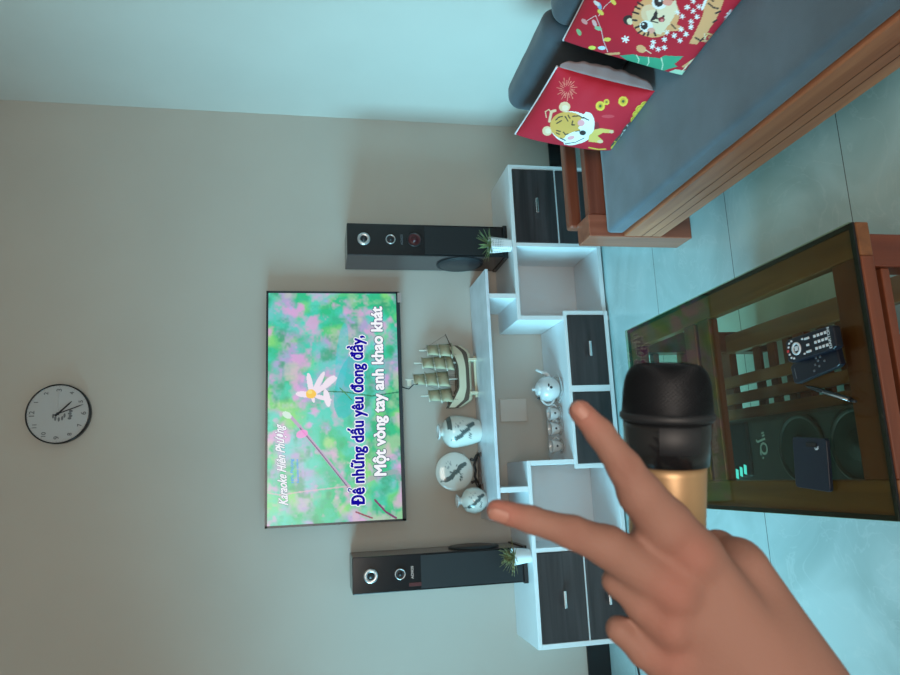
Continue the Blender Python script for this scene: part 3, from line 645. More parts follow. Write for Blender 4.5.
def cushion(name, x0, x1, y0, y1, z0, z1, m_, parent, bev=.03, lean=0, puff=0):
    mb = MB().box(x0, x1, y0, y1, z0, z1)
    o = build(mb, name, m_, parent)
    bm = bmesh.new(); bm.from_mesh(o.data); bmesh.ops.subdivide_edges(bm, edges=bm.edges[:], cuts=31, use_grid_fill=True)
    lo_ = np.array([x0, y0, z0]) - ORG[o.name]; hi_ = np.array([x1, y1, z1]) - ORG[o.name]
    for v in bm.verts:
        p = np.array(v.co[:]); u = (p - lo_) / (hi_ - lo_) * 2 - 1      # denser rings near the edges so the rounding is smooth
        u = np.sign(u) * (1 - np.clip(1 - np.abs(u), 0, 1) ** 1.6); p = lo_ + (u + 1) / 2 * (hi_ - lo_)
        q = np.clip(p, lo_ + bev, hi_ - bev); d = p - q; n_ = np.linalg.norm(d)
        if n_ > 1e-9: p = q + d / n_ * bev
        p[0] += lean * (p[2] + ORG[o.name][2] - z0); v.co = p
    bm.to_mesh(o.data); bm.free()
    for p in o.data.polygons: p.use_smooth = True
    if puff:
        tx = bpy.data.textures.new('puff', 'CLOUDS'); tx.noise_scale = .25; dmod = o.modifiers.new('puff', 'DISPLACE'); dmod.texture = tx; dmod.strength = puff; dmod.mid_level = .5
    return o
cushion('seat_cushion', .541, 1.26, YN + .125, -1.270, .307, .381, M_fab, sofa, .016, 0, .006)
for y0, y1 in ((-1.72, -1.165), (-2.28, -1.735), (-2.85, -2.295), (-3.43, -2.865)):
    cushion('back_cushion', 1.075, 1.20, y0, y1, .382, .740, M_fabd, sofa, .052, .12, .012)

# ================================================================== PRINTED PILLOWS
def pillow(label, A, B, Cc, Dd, imgq, paint, thick, base, ruff=False):
    """A top far, B top near, C bottom near, D bottom far (world); imgq = print positions of those corners"""
    A, B, Cc, Dd = map(np.array, (A, B, Cc, Dd)); n = 190
    s, t = np.meshgrid(np.linspace(-1, 1, n), np.linspace(-1, 1, n)); s = s.ravel(); t = t.ravel()     # s: far->near, t: top->bottom
    cx_ = 1 - .03 * (1 - t * t); cy_ = 1 - .02 * (1 - s * s); s2 = s * cx_; t2 = t * cy_
    a = (s2 + 1) / 2; b_ = (t2 + 1) / 2
    P = A[None] * ((1 - a) * (1 - b_))[:, None] + B[None] * (a * (1 - b_))[:, None] + Dd[None] * ((1 - a) * b_)[:, None] + Cc[None] * (a * b_)[:, None]
    nrm = np.cross(B - A, Dd - A); nrm = nrm / np.linalg.norm(nrm)
    if nrm[0] > 0: nrm = -nrm
    h = thick * np.sqrt(np.clip((1 - s * s) * (1 - t * t), 0, 1)) ** .85 * (1 + .04 * np.sin(9 * s + 3 * t) * (1 - t * t))
    h += thick * .05 * np.exp(-((1 - s) * 3) ** 2) * np.sin(16 * t) * np.sqrt(np.clip(1 - t * t, 0, 1)) * (1 - s * s) ** .3
    F = P + nrm * h[:, None]; Bk = P - nrm * (h * .75)[:, None]
    dd = F - CAM; zz = dd @ FF; ix = 450 - FPX * (dd @ UU) / zz; iy = 675 - (337.5 + FPX * (dd @ RR) / zz)
    px_ = (ix - imgq[0]) * imgq[2]; py_ = (iy - imgq[1]) * imgq[2]
    p = Paint(px_, py_, base); paint(p)
    fs = [(j * n + i, j * n + i + 1, (j + 1) * n + i + 1, (j + 1) * n + i) for j in range(n - 1) for i in range(n - 1)]
    cen = (A + B + Cc + Dd) / 4; th = tag(empty('throw_pillow', tuple(cen)), label, 'pillow', 'red printed pillows on the sofa')
    m1 = MB(); m1.add(F, fs, 0, True); o = build(m1, 'printed_front', M_paint, th); colour_attr(o, p.c)
    m2 = MB(); k = 3; idx = [j * n + i for j in range(0, n, k) for i in range(0, n, k)]; q = len(range(0, n, k)); m2.add(Bk[idx], [(j * q + i, j * q + i + 1, (j + 1) * q + i + 1, (j + 1) * q + i) for j in range(q - 1) for i in range(q - 1)], 0, True); build(m2, 'plain_back', M_pback, th)
    if ruff:
        e = [P[j * n + n - 1] for j in range(4, n - 2, 2)]; K_ = 5; rv = []
        for i, q in enumerate(e):
            for j in range(K_):
                u = j / (K_ - 1); env = math.sin(PI * i / (len(e) - 1)) ** .4; rv.append(q - nrm * (.045 * u * env) + np.array([0, -.020, .012]) * u * env + nrm * .002 * math.sin(i * .5) * u + np.array([0, -.0022, 0]) * math.sin(i * .33) * u)
        m3 = MB(); m3.add(rv, [(i * K_ + j, i * K_ + j + 1, (i + 1) * K_ + j + 1, (i + 1) * K_ + j) for i in range(len(e) - 1) for j in range(K_ - 1)], 0, True)
        build(m3, 'ruffled_side', M_pback, th).modifiers.new('thick', 'SOLIDIFY').thickness = .002
    edge = [j for j in range(n)] + [j * n + n - 1 for j in range(1, n)] + [(n - 1) * n + j for j in range(n - 2, -1, -1)] + [j * n for j in range(n - 2, 0, -1)]
    ep = [P[i] for i in range(0, n, 6)] + [P[n - 1]]; build(MB().tube(ep, .0045, 8), 'piping', M_piping, th)
RED = (.52, .006, .026)
def art1(p):
    pk = (.75, .22, .16)
    for k in range(22):
        t = 2 * PI * k / 22; r0 = 18 + 8 * (k % 2); r1 = 40 + 14 * (k % 2); p.line([(355 + r0 * math.cos(t), 180 + r0 * math.sin(t)), (355 + r1 * math.cos(t + .12), 180 + r1 * math.sin(t + .12) * 1.15)], 3.5, pk)
    tan = (.80, .50, .30); org = (.70, .36, .08); wh = (.85, .82, .80); dk = (.03, .02, .02)
    p.ell(342, 275, 30, 27, tan); p.ell(345, 280, 17, 15, (.85, .62, .45)); p.ell(250, 402, 26, 25, tan); p.ell(254, 402, 15, 14, (.85, .62, .45))
    p.line([(245, 330), (240, 300), (258, 288), (272, 305)], 5, tan); p.line([(262, 350), (272, 300), (292, 294)], 14, tan)
    p.ell(382, 385, 114, 86, wh, 8); p.ell(365, 378, 100, 76, org, 8)
    p.ell(462, 372, 38, 68, wh, 5); p.ell(398, 440, 66, 34, wh, -18); p.poly([(340, 475), (332, 440), (365, 455), (375, 475)], wh); p.poly([(435, 325), (455, 300), (485, 312), (480, 345)], wh)
    for q in (([(295, 345), (310, 330), (330, 325)]), ([(300, 362), (325, 348)]), ([(345, 325), (360, 350)]), ([(360, 318), (370, 335)]), ([(300, 400), (320, 405)]), ([(298, 412), (315, 420)]), ([(335, 408), (345, 420), (360, 418)]), ([(385, 350), (380, 370), (395, 370)]), ([(320, 440), (345, 452)]), ([(385, 325), (420, 322), (440, 335)]), ([(440, 330), (470, 345)])): p.line(q, 6, dk)
    p.ell(430, 360, 19, 17, (.85, .35, .38)); p.ell(376, 438, 20, 10, (.85, .35, .38), -15); p.ell(438, 412, 17, 13, dk); p.ell(425, 385, 10, 8, (.9, .9, .88)); p.line([(400, 405), (420, 400), (425, 420)], 4, dk); p.line([(345, 470), (400, 462), (445, 440)], 4, dk)
    p.ell(512, 385, 14, 32, dk, 0, .5)
    p.poly([(470, 430), (500, 395), (535, 388), (600, 398), (596, 414), (545, 412), (515, 428), (545, 452), (530, 466), (468, 458)], (.75, .48, .12)); p.ell(590, 406, 12, 9, tan); p.ell(530, 458, 16, 9, tan)
    gd = (.78, .55, .06)
    for cx_, cy_, rr_ in ((531, 270, 24), (564, 249, 15), (652, 245, 25)): p.ell(cx_, cy_, rr_, rr_ * 1.05, gd); p.ell(cx_, cy_, rr_ * .62, rr_ * .65, (.62, .38, .03)); p.ell(cx_, cy_, rr_ * .3, rr_ * .3, (.05, .1, .04))
    p.ell(572, 325, 34, 9, (.62, .05, .07))
    for cx_, cy_, rr_ in ((766, 268, 22), (742, 290, 24), (765, 305, 18), (722, 315, 20), (712, 345, 20), (735, 330, 18), (700, 368, 14)): p.ell(cx_, cy_, rr_, rr_, gd); p.ell(cx_, cy_, rr_ * .8, rr_ * .8, (.5, .3, .03), 0, 1, .75)
    p.line([(690, 368), (665, 395), (650, 425), (620, 455), (600, 480)], 26, (.08, .06, .05)); p.line([(684, 380), (672, 372)], 4, wh); p.line([(676, 392), (655, 400), (668, 412)], 4, wh); p.line([(650, 412), (640, 432), (655, 440)], 4, wh); p.line([(632, 440), (620, 462), (606, 458)], 5, gd); p.line([(610, 470), (590, 492)], 8, gd)
    p.line([(560, 498), (520, 500), (470, 490)], 6, gd)
def art2(p):
    wh = (.86, .82, .82); dk = (.04, .02, .02); org = (.80, .38, .17); cr = (.85, .66, .46)
    p.line([(110, 100), (160, 70), (185, 130), (195, 180), (215, 235)], 2.5, wh, .8); p.line([(235, 0), (200, 30), (175, 70)], 2.5, wh, .8)
    for cx_, cy_, c_, r_ in ((85, 145, (.25, .45, .22), 60), (155, 104, (.75, .45, .45), 60), (172, 128, (.30, .50, .30), 20), (178, 28, (.25, .45, .65), 70), (183, 55, (.8, .6, .1), 40), (240, 8, (.85, .6, .1), 50), (212, 178, (.85, .6, .1), 0), (188, 216, (.6, .72, .85), 0), (110, 97, (.75, .3, .3), 40), (165, 15, (.8, .7, .7), 40), (145, 215, (.8, .7, .1), 0)): p.ell(cx_, cy_, 17, 9, c_, r_)
    p.star(295, 177, 15, wh); p.star(770, 65, 18, wh); p.star(755, 80, 12, wh)
    p.ell(308, 90, 24, 22, dk); p.ell(316, 96, 15, 15, cr); p.ell(430, 75, 108, 92, org, -20); p.poly([(385, 50), (430, 40), (520, 0), (530, 40), (500, 100), (455, 155), (420, 150), (400, 100)], cr); p.ell(400, 60, 36, 40, cr, 0, .6)
    p.ell(447, 14, 34, 28, wh); p.ell(388, 118, 30, 26, wh); p.ell(444, 8, 20, 22, dk); p.ell(379, 115, 16, 18, dk); p.ell(450, 2, 6, 6, wh); p.ell(374, 108, 5, 5, wh)
    p.ell(485, 10, 22, 16, (.85, .32, .25)); p.ell(410, 138, 18, 13, (.85, .36, .28)); p.poly([(405, 92), (420, 68), (432, 42), (440, 60), (436, 82), (420, 92)], dk); p.line([(436, 82), (455, 90), (468, 70)], 7, dk); p.ell(457, 88, 15, 12, (.25, .02, .03)); p.ell(459, 92, 8, 7, (.75, .2, .2)); p.line([(405, 95), (440, 102)], 5, dk)
    for q in (((338, 30), (358, 40)), ((328, 55), (352, 62)), ((328, 90), (345, 92)), ((340, 125), (356, 118)), ((352, 148), (368, 138)), ((395, 160), (398, 145)), ((375, 158), (380, 150)), ((350, 12), (372, 24)), ((430, 160), (425, 148))): p.line(q, 9, dk)
    p.poly([(478, 140), (500, 95), (545, 120), (560, 132), (520, 140)], org); p.line([(500, 108), (520, 130)], 6, dk)
    for cx_, cy_ in ((528, 55), (550, 74), (572, 32), (600, 50), (616, 76), (590, 98), (590, 122), (545, 132), (567, 154), (540, 182), (514, 160), (480, 146), (470, 178), (420, 190), (442, 222), (470, 214), (625, 30), (600, 5), (415, 210)): p.star(cx_, cy_, 11, wh)
    p.poly([(650, 10), (700, -20), (745, -20), (720, 50), (700, 90), (660, 150), (615, 200), (580, 196), (600, 160), (625, 110), (645, 60)], org); p.line([(640, 40), (660, -10)], 12, wh)
    for q in (((668, 15), (692, 35), (712, 38)), ((672, -10), (690, 5)), ((700, 60), (720, 52)), ((655, 165), (630, 185)), ((690, 100), (705, 90)), ((610, 170), (625, 178))): p.line(q, 8, dk)
    p.line([(650, 175), (665, 150), (690, 160), (700, 148)], 6, (.75, .5, .2)); p.line([(640, 185), (680, 180), (670, 165)], 5, (.75, .5, .2)); p.line([(655, 190), (650, 150)], 4, cr)
    p.ell(365, 220, 22, 17, org, 25); p.line([(385, 225), (410, 240)], 4, cr)
    gn = (.05, .33, .19); p.poly([(268, 250), (330, 244), (352, 252), (450, 262), (470, 250), (555, 254), (535, 272), (515, 288), (530, 300), (490, 310), (450, 325), (400, 312), (370, 300), (320, 285)], gn)
    for a in ((345, 248, 350, 290), (398, 256, 385, 306), (455, 258, 455, 325)): p.line([(a[0], a[1]), ((a[0] + a[2]) / 2 + 8, (a[1] + a[3]) / 2), (a[2], a[3])], 4, (.7, .75, .55))
    p.line([(205, 245), (265, 240)], 10, org); p.poly([(485, 325), (520, 312), (570, 318), (550, 345), (500, 345)], (.45, .62, .45)); p.line([(555, 300), (590, 275)], 9, org); p.line([(550, 320), (600, 265)], 5, cr); p.line([(600, 290), (620, 260)], 5, org)
pillow('red pillow with a closed-eyed tiger and gold coins, at the television end of the sofa', (.985, -1.225, .725), (1.0, -1.695, .705), onp(655, 91, 2, .388), onp(611, 150, 2, .386), (500, 55, 5.294), art1, .075, RED, True)
pillow('red pillow with a wide-eyed tiger and green fir tree, nearer the camera', (1.07, -1.745, .695), (1.10, -2.20, .70), onp(682, 75, 2, .39) + np.array([.028, -.465, 0]), onp(682, 75, 2, .39), (560, 0, 4.5), art2, .065, RED)

# ================================================================== COFFEE TABLE
ct = tag(empty('coffee_table', (-.225, -2.12, 0)), 'rectangular reddish brown wooden coffee table with a tinted glass top', 'table')
X0, X1, Y0, Y1 = -.517, .068, -2.655, -1.597
GZ = .497
build(MB().box(X0, X1, Y0 + .004, Y1, GZ - .008, GZ), 'glass_top', M_glass, ct, .001)
def board(name, x0, x1, y0, y1, z0, z1, m_, bev=.003): return build(MB().box(x0, x1, y0, y1, z0, z1), name, m_, ct, bev)
zt0, zt1 = .455, .4845
xr_i = onp(709, 318, 2, zt1)[0]; yn_i = onp(836, 300, 2, zt1)[1]; yc0 = onp(709, 330, 2, zt1)[1]; yc1 = onp(684, 335, 2, zt1)[1]; yf_i = onp(641, 357, 2, zt1)[1]
board('frame_rail', xr_i, X1, Y0, Y1, zt0, zt1, M_tab_l); board('frame_rail', X0, X0 + .076, Y0, Y1, zt0, zt1, M_tab_l)
board('frame_rail', X0 + .076, xr_i, Y0, yn_i, zt0, zt1, M_tab_x); board('frame_rail', X0 + .076, xr_i, yf_i, Y1, zt0, zt1, M_tab_x)
board('cross_rail', X0 + .076, xr_i, yc0, (yc0 + yc1) / 2 - .008, zt0, zt1, M_tab_x); board('cross_rail', X0 + .076, xr_i, (yc0 + yc1) / 2 + .008, yc1, zt0, zt1, M_tab_x)
build(MB().box(X0, X1, Y0 + .004, Y0 + .016, zt1, GZ - .0082).box(X0, X1, Y1 - .012, Y1, zt1, GZ - .0082).box(X0, X0 + .01, Y0 + .016, Y1 - .012, zt1, GZ - .0082).box(X1 - .01, X1, Y0 + .016, Y1 - .012, zt1, GZ - .0082), 'glass_seal', M_blackm, ct)
for lx in (X0 + .02, X1 - .02 - .07):
    for ly in (Y0 + .012, Y1 - .012 - .06): board('leg', lx, lx + .07, ly, ly + .06, 0, zt0, M_tab_z, .004)
SH = .165
for y_ in (Y0 + .02, Y1 - .05): board('apron', X0 + .09, X1 - .09, y_, y_ + .03, SH + .10, SH + .16, M_tab_x); board('apron', X0 + .09, X1 - .09, y_, y_ + .03, .405, .425, M_tab_x)
board('shelf_rail', X1 - .100, X1 - .035, Y0 + .07, Y1 - .07, SH - .03, SH, M_tab_l); board('shelf_rail', X0 + .035, X0 + .085, Y0 + .07, Y1 - .07, SH - .03, SH, M_tab_l)
for y_ in (Y0 + .03, -2.05, Y1 - .08): board('shelf_rail', X0 + .085, X1 - .085, y_, y_ + .05, SH - .03, SH - .003, M_tab_x)
for x_ in (-.130, -.187, -.240, -.30, -.365): board('shelf_slat', x_ - .018, x_ + .018, Y0 + .03, Y1 - .03, SH - .003, SH + .012, M_tab_l, .002)
for k in range(9):
    y_ = -2.42 + k * .075; board('cross_slat', -.42, X1 - .10, y_, y_ + .034, SH - .030, SH - .016, M_tab_x, .002)
# loudspeaker lying on the lower shelf
ls = tag(empty('portable_loudspeaker', (-.36, -1.9, SH + .0125)), 'dark portable loudspeaker with two round cones lying on the lower shelf of the table', 'speaker')
M_ls = mat('dark_grey_plastic', (.035, .04, .04), .35); M_ls2 = mat('loudspeaker_grille', (.012, .02, .018), .5, bump=.4, bscale=500)
zb, ze = SH + .0125, SH + .085; lx0, lx1, ly0, ly1 = -.470, -.262, -2.42, -1.70
build(MB().box(lx0, lx1, ly0, ly1 + .0, zb, ze), 'body', M_ls, ls, .02, 4)
build(MB().box(lx0 + .03, lx1 - .012, ly1 - .165, ly1 - .008, ze - .02, ze + .010), 'handle_end', M_blackm, ls, .01, 3)
for yy, rr_ in ((-2.095, .094), (-2.30, .092)):
    w_ = build(MB().lathe([(rr_, 0), (rr_, .006), (rr_ - .006, .009), (rr_ - .012, .004)], ((lx0 + lx1) / 2, yy, ze), (0, 0, 1), 48, caps=False), 'cone_ring', M_ls, ls)
    build(MB().lathe([(rr_ - .012, .004), (rr_ * .45, .001), (rr_ * .4, .004), (.001, .012)], ((lx0 + lx1) / 2, yy, ze), (0, 0, 1), 40, caps=False), 'cone', M_ls2, w_)
v, f = flat_text('"JQ.', (-.350, -1.925, ze + .001), (-.97, -.2, 0), (.2, -.97, 0), .048, .0008); k = MB(); k.add(v, f); build(k, 'lettering', mat('grey_print', (.30, .34, .32), .5), ls)
il = MB()
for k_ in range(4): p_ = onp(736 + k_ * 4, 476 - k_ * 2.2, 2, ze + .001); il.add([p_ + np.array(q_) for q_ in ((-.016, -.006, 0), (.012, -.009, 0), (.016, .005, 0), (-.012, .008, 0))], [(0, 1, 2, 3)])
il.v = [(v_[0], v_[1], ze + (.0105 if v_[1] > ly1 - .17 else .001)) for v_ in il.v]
build(il, 'window_glint', mat('cyan_glint_glow', (.08, .75, .85), .4, emit=1.6), ls)  # emissive stripes stand in for the window's reflection on the glossy end

# things on the glass
M_navy = mat('navy_black_plastic', (.005, .008, .018), .35)
def slab_frame(p0, p1):
    a = onp(*p0, 2, GZ + .005); b_ = onp(*p1, 2, GZ + .005); return a, b_
def remote(name, c0, c1, wd, th, label, z=GZ + .0005, keys=1):
    a = onp(*c0, 2, z + th); b_ = onp(*c1, 2, z + th); c = (a + b_) / 2; ux = (b_ - a); L = np.linalg.norm(ux); ux /= L; uy = np.cross([0, 0, 1], ux)
    Fn = lambda u, v, w_: tuple(c * np.array([1, 1, 0]) + ux * u + uy * v + np.array([0, 0, w_]))
    t = tag(empty(name, (c[0], c[1], z)), label, 'remote control', 'remote controls on the glass table')
    h = L / 2; e = wd / 2; poly = [(-h, -e * .8), (-h + .01, -e), (h - .01, -e * .96), (h, -e * .8), (h, e * .8), (h - .01, e * .96), (-h + .01, e), (-h, e * .8)]
    build(MB().prism(poly, Fn, z, z + th), 'casing', M_navy if keys else M_blackm, t, .003, 3)
    def key(u, v, su, sv, m_): build(MB().prism([(u - su, v - sv), (u + su, v - sv), (u + su, v + sv), (u - su, v + sv)], Fn, z + th - .0005, z + th + .0018), 'key', m_, t, .0006)
    return t, key, Fn, h, e, z + th
t, key, Fn, h, e, zt = remote('remote_control', (786.5, 352), (834.5, 336), .052, .018, 'black remote control with rows of white keys, on top of the other one', z=GZ + .0165)
for i in range(4):
    for j in range(3): key(.020 + i * .0105, -.013 + j * .013, .0032, .0028, M_btn)
for j in (-.014, 0, .014): key(-.004, j, .0075 if j else .004, .0024, M_btn)
key(-h + .006, 0, .003, .003, M_btnr)
for u, v in ((-h + .014, .016), (-h + .014, -.016), (-h + .022, .019), (-h + .022, -.019), (-h + .010, .008), (-h + .010, -.008), (-.018, .016), (-.018, -.016)): key(u, v, .0025, .002, M_btn)
rr0 = MB(); cpos = np.array(Fn(-h + .034, 0, zt)); rr0.lathe([(.014, 0), (.014, .0022), (.0095, .0022), (.0095, 0)], cpos, (0, 0, 1), 28, caps=False); build(rr0, 'navigation_ring', M_btn, t)
key(-h + .034, 0, .005, .005, M_btn)
v, f = flat_text('DARTON', Fn(h - .014, 0, zt + .0006), tuple(np.array(Fn(0, 1, 0)) - np.array(Fn(0, 0, 0))), tuple(-(np.array(Fn(1, 0, 0)) - np.array(Fn(0, 0, 0)))), .0105, .0003); k = MB(); k.add(v, f); build(k, 'lettering', M_btn, t)
t, key, Fn, h, e, zt = remote('remote_control', (792, 375), (838, 355), .046, .015, 'slim dark remote control with few keys, lying under the other one')
for u, v in ((.005, 0), (.016, .006), (.016, -.006), (.024, .012), (.034, 0), (.012, .013), (-.002, -.011)): key(u, v, .0025, .0022, M_btng)
build(MB().prism([(-h + .012, -.012), (-h + .0135, -.012), (-h + .0135, .012), (-h + .012, .012)], Fn, zt, zt + .0008), 'stripe', M_btng, t)
# pen
pa = onp(804.5, 385.5, 2, GZ + .0065); pb = onp(856, 401.5, 2, GZ + .0065); pd = (pb - pa); pl = np.linalg.norm(pd); pd /= pl
pen = tag(empty('ballpoint_pen', tuple(pa)), 'black ballpoint pen with a silver clip lying beside the remote controls', 'pen')
build(MB().lathe([(.0008, 0), (.002, .008), (.0042, .022), (.0052, .05), (.0054, pl - .02), (.005, pl - .012)], pa, pd, 20), 'barrel', M_black, pen)
build(MB().cyl(pa + pd * (pl - .014), pa + pd * pl, .0028, 12), 'push_button', M_blackm, pen)
sd_ = np.cross(pd, [0, 0, 1]); c0 = pa + pd * (pl * .42) + np.array([0, 0, .0062]); c1 = pa + pd * (pl * .90) + np.array([0, 0, .0066])
build(MB().tube([c0, (c0 + c1) / 2, c1], [.0012, .0018, .0022], 8), 'clip', M_silver, pen)
# phone / power bank
pc = [onp(*q, 2, GZ + .010) for q in ((792, 438), (826, 437), (829.5, 490), (796, 489))]
ph = tag(empty('smartphone', tuple((pc[0] + pc[2]) / 2 * np.array([1, 1, 0]) + np.array([0, 0, GZ + .0005]))), 'dark blue smartphone lying face down near the edge of the glass table', 'phone')
cc_ = sum(pc) / 4; e1 = (pc[3] - pc[0] + pc[2] - pc[1]) / 2; e2 = (pc[1] - pc[0] + pc[2] - pc[3]) / 2; L1, L2 = np.linalg.norm(e1), np.linalg.norm(e2); e1 /= L1; e2 = e2 - e1 * (e2 @ e1); e2 /= np.linalg.norm(e2)
Fn = lambda u, v, w_: tuple(cc_ * np.array([1, 1, 0]) + e1 * u + e2 * v + np.array([0, 0, w_]))
rc = []
for sx_, sy_, a0 in ((1, 1, 0), (-1, 1, 90), (-1, -1, 180), (1, -1, 270)):
    for k in range(5): a = math.radians(a0 + k * 22.5); rc.append((sx_ * (L1 / 2 - .008) + .008 * math.cos(a), sy_ * (L2 / 2 - .008) + .008 * math.sin(a)))
build(MB().prism(rc, Fn, GZ + .0005, GZ + .010), 'body', M_phone, ph, .0015, 2)
build(MB().prism([(u * .08 - L1 * .36, v * .3 + L2 * .08) for u, v in rc], Fn, GZ + .010, GZ + .0118), 'camera_bump', M_black, ph)
v, f = flat_text('GF', Fn(-L1 * .30, L2 * .22, GZ + .0103), tuple(e2), tuple(-e1), .010, .0004); k = MB(); k.add(v, f); build(k, 'lettering', M_btn, ph)

# ================================================================== MICROPHONE (held behind the hand)
MD = .425
mc = tag(empty('microphone', tuple(atd(667, 420, MD))), 'black and gold wireless microphone held sideways behind the fingers', 'microphone')
AX = Vector(-RR)                              # handle runs down the picture
def mp(ypx): return Vector(atd(667, ypx, MD))
px2 = MD / FPX
def lat(name, prof, m_, n=48, parent=mc, k=1):
    """prof: (radius px, y px)"""
    o_ = mp(prof[0][1]); pr = [(r * px2, (y - prof[0][1]) * px2) for r, y in prof]
    return build(MB().lathe(pr, o_, AX, n, xd=tuple(FF)), name, m_, parent)
gp = prof_interp([(4, 363), (20, 364), (32, 367), (38.5, 376), (41.5, 390), (42.5, 404), (43, 412)], 6)
lat('grille', gp, M_blackm)
# wire mesh over the grille
wm = MB(); pr = prof_interp([(18, 363.4), (32, 366.3), (39.2, 375.6), (42.2, 390), (43.2, 404), (43.7, 412)], 5); o0 = mp(0)
bx_ = Vector(FF); by_ = AX.cross(bx_).normalized(); NT = 60
for sg in (1, -1):
    for k in range(0, NT):
        ln_ = []
        for i, (r, yp) in enumerate(pr): t = 2 * PI * (k / NT) + sg * i * .075; ln_.append(mp(yp) + (bx_ * math.cos(t) + by_ * math.sin(t)) * (r * px2))
        wm.tube(ln_, .00042, 4)
build(wm, 'wire_mesh', M_grille, mc)
lat('ring', [(43, 411), (46, 413), (46.6, 417), (44, 420)], M_blackm)
lat('collar', [(43.2, 419), (42.2, 440), (40.6, 463)], M_black)
bt = MB()
for i in range(13):
    for yy in (442, 463): pass
vsb = []; fsb = []
for j, yy in enumerate((422, 424, 448, 450)):
    for i in range(11):
        t = -.46 + i * .092; r = (41.6 if j in (0, 3) else 44.6) - (.9 if j > 1 else 0); vsb.append(mp(yy) + (-bx_ * math.cos(t) + by_ * math.sin(t)) * (r * px2))
for j in range(3):
    for i in range(10): fsb.append((j * 11 + i, j * 11 + i + 1, (j + 1) * 11 + i + 1, (j + 1) * 11 + i))
bt.add(vsb, fsb, 0, True); build(bt, 'switch_plate', M_blackm, mc)
lat('handle', prof_interp([(38, 463), (37.4, 500), (36.5, 560), (35, 620), (33, 648)], 3), M_gold)
lat('end_cap', [(33, 648), (32, 658), (27, 661)], M_black)

# ================================================================== THE HAND
# key joints: photo x, photo y, distance from the camera (m), radius in photo pixels
J = {}
def kp(x, y, d, r):
    p = np.array([(x - 450) / FPX * d, (y - 337.5) / FPX * d, d]); return p * 1000, r * d / FPX * 1000     # mm, camera frame (x right, y down, z away)
BONES = [   # (a, b, k)  smooth-union radius k in mm
    # index finger
    ([(580, 411, .362, 11.8), (600, 433, .360, 14.0), (625, 468, .358, 17.2), (640, 493, .361, 22), (665, 525, .366, 27), (694, 556, .372, 28)], 3),
    # middle finger
    ([(497.5, 510.5, .360, 11.8), (531, 519.5, .357, 13.2), (573, 532.5, .355, 16.3), (608, 546.5, .360, 20.5), (672, 588, .369, 28)], 3),
    # ring finger: first bone towards the viewer's left, then curled away round the microphone
    ([(668, 626, .371, 24), (641, 605, .367, 15.5), (614.5, 581, .369, 12), (619, 588, .393, 11.5), (645, 592, .428, 12)], 3),
    # little finger
    ([(670, 664, .377, 24), (644, 651, .372, 15.5), (618.5, 629, .372, 12), (622, 633, .393, 11.5), (648, 630, .426, 11)], 3),
    # thumb
    ([(800, 690, .385, 36), (738, 560, .397, 19), (718, 548, .416, 15), (705, 550, .452, 14)], 8),
]
PALM = [((697, 556, .371, 24), (788, 696, .376, 44)), ((676, 590, .371, 26), (780, 708, .376, 44)), ((672, 626, .376, 24), (755, 725, .378, 42)), ((678, 666, .381, 24), (745, 745, .381, 40)),
        ((705, 575, .385, 26), (770, 690, .392, 40)), ((760, 634, .380, 36), (804, 714, .384, 52)), ((745, 570, .389, 25), (800, 688, .384, 48)), ((794, 733, .380, 64), (915, 900, .388, 82)), ((915, 900, .388, 82), (1040, 1110, .40, 92))]
def seg_sdf(P, a, ra, b, rb):
    ab = b - a; t = np.clip(((P - a) @ ab) / (ab @ ab), 0, 1); return np.linalg.norm(P - a - t[:, None] * ab, axis=1) - (ra + (rb - ra) * t)
def smin(a, b, k):
    h = np.clip(.5 + .5 * (b - a) / k, 0, 1); return b * (1 - h) + a * h - k * h * (1 - h)
def cap(Pp, q):
    (a, ra), (b, rb) = kp(*q[0]), kp(*q[1]); return seg_sdf(Pp, a, ra, b, rb)
CREASES = None
def sdf(P):
    palm = None
    for q in PALM:
        s = cap(P, q); palm = s if palm is None else smin(palm, s, 9)
    # knuckles
    for q in ((694, 557, .363, 20), (674, 592, .361, 20), (671, 628, .363, 17), (674, 663, .369, 16)):
        c, r = kp(*q); palm = smin(palm, np.linalg.norm(P - c, axis=1) - r, 8)
    fingers = []
    for pts_, k in BONES:
        f = None
        for u, v in zip(pts_, pts_[1:]):
            s = cap(P, (u, v)); f = s if f is None else smin(f, s, k)
        fingers.append(f)
    for f in fingers: palm = smin(palm, f, 5)
    # web between index and middle finger
    palm = smin(palm, cap(P, ((645, 541, .371, 13), (668, 562, .374, 20))), 8)
    if CREASES is not None:
        for a, b_ in CREASES: palm = -smin(-palm, seg_sdf(P, a, 1.0, b_, 1.0), 1.5)
    return palm
def trace(x, y):
    ray_ = np.array([(x - 450) / FPX, (y - 337.5) / FPX, 1.]); t_ = 320.
    for _ in range(80):
        v = sdf((ray_ * t_)[None])[0]
        if v < .03 or t_ > 400: break
        t_ += v * .9
    return ray_ * t_
cr_ = []
for (x1, y1, x2, y2, o_) in ((616, 476, 634, 458, .1), (620, 480, 639, 463, .25), (625, 483, 642, 468, .1), (567, 543, 573, 522, .1), (572, 546, 578, 526, .25), (577, 547, 583, 529, .1), (594, 437, 607, 425, -.3), (529, 529, 533, 511, -.3)):
    a, b_ = trace(x1, y1), trace(x2, y2); a[2] -= .35 - o_; b_[2] -= .35 - o_; m_ = (a + b_) / 2; mt = trace(450 + m_[0] / m_[2] * FPX, 337.5 + m_[1] / m_[2] * FPX); mt[2] -= .35 - o_; cr_ += [(a, mt), (mt, b_)]
CREASES = cr_
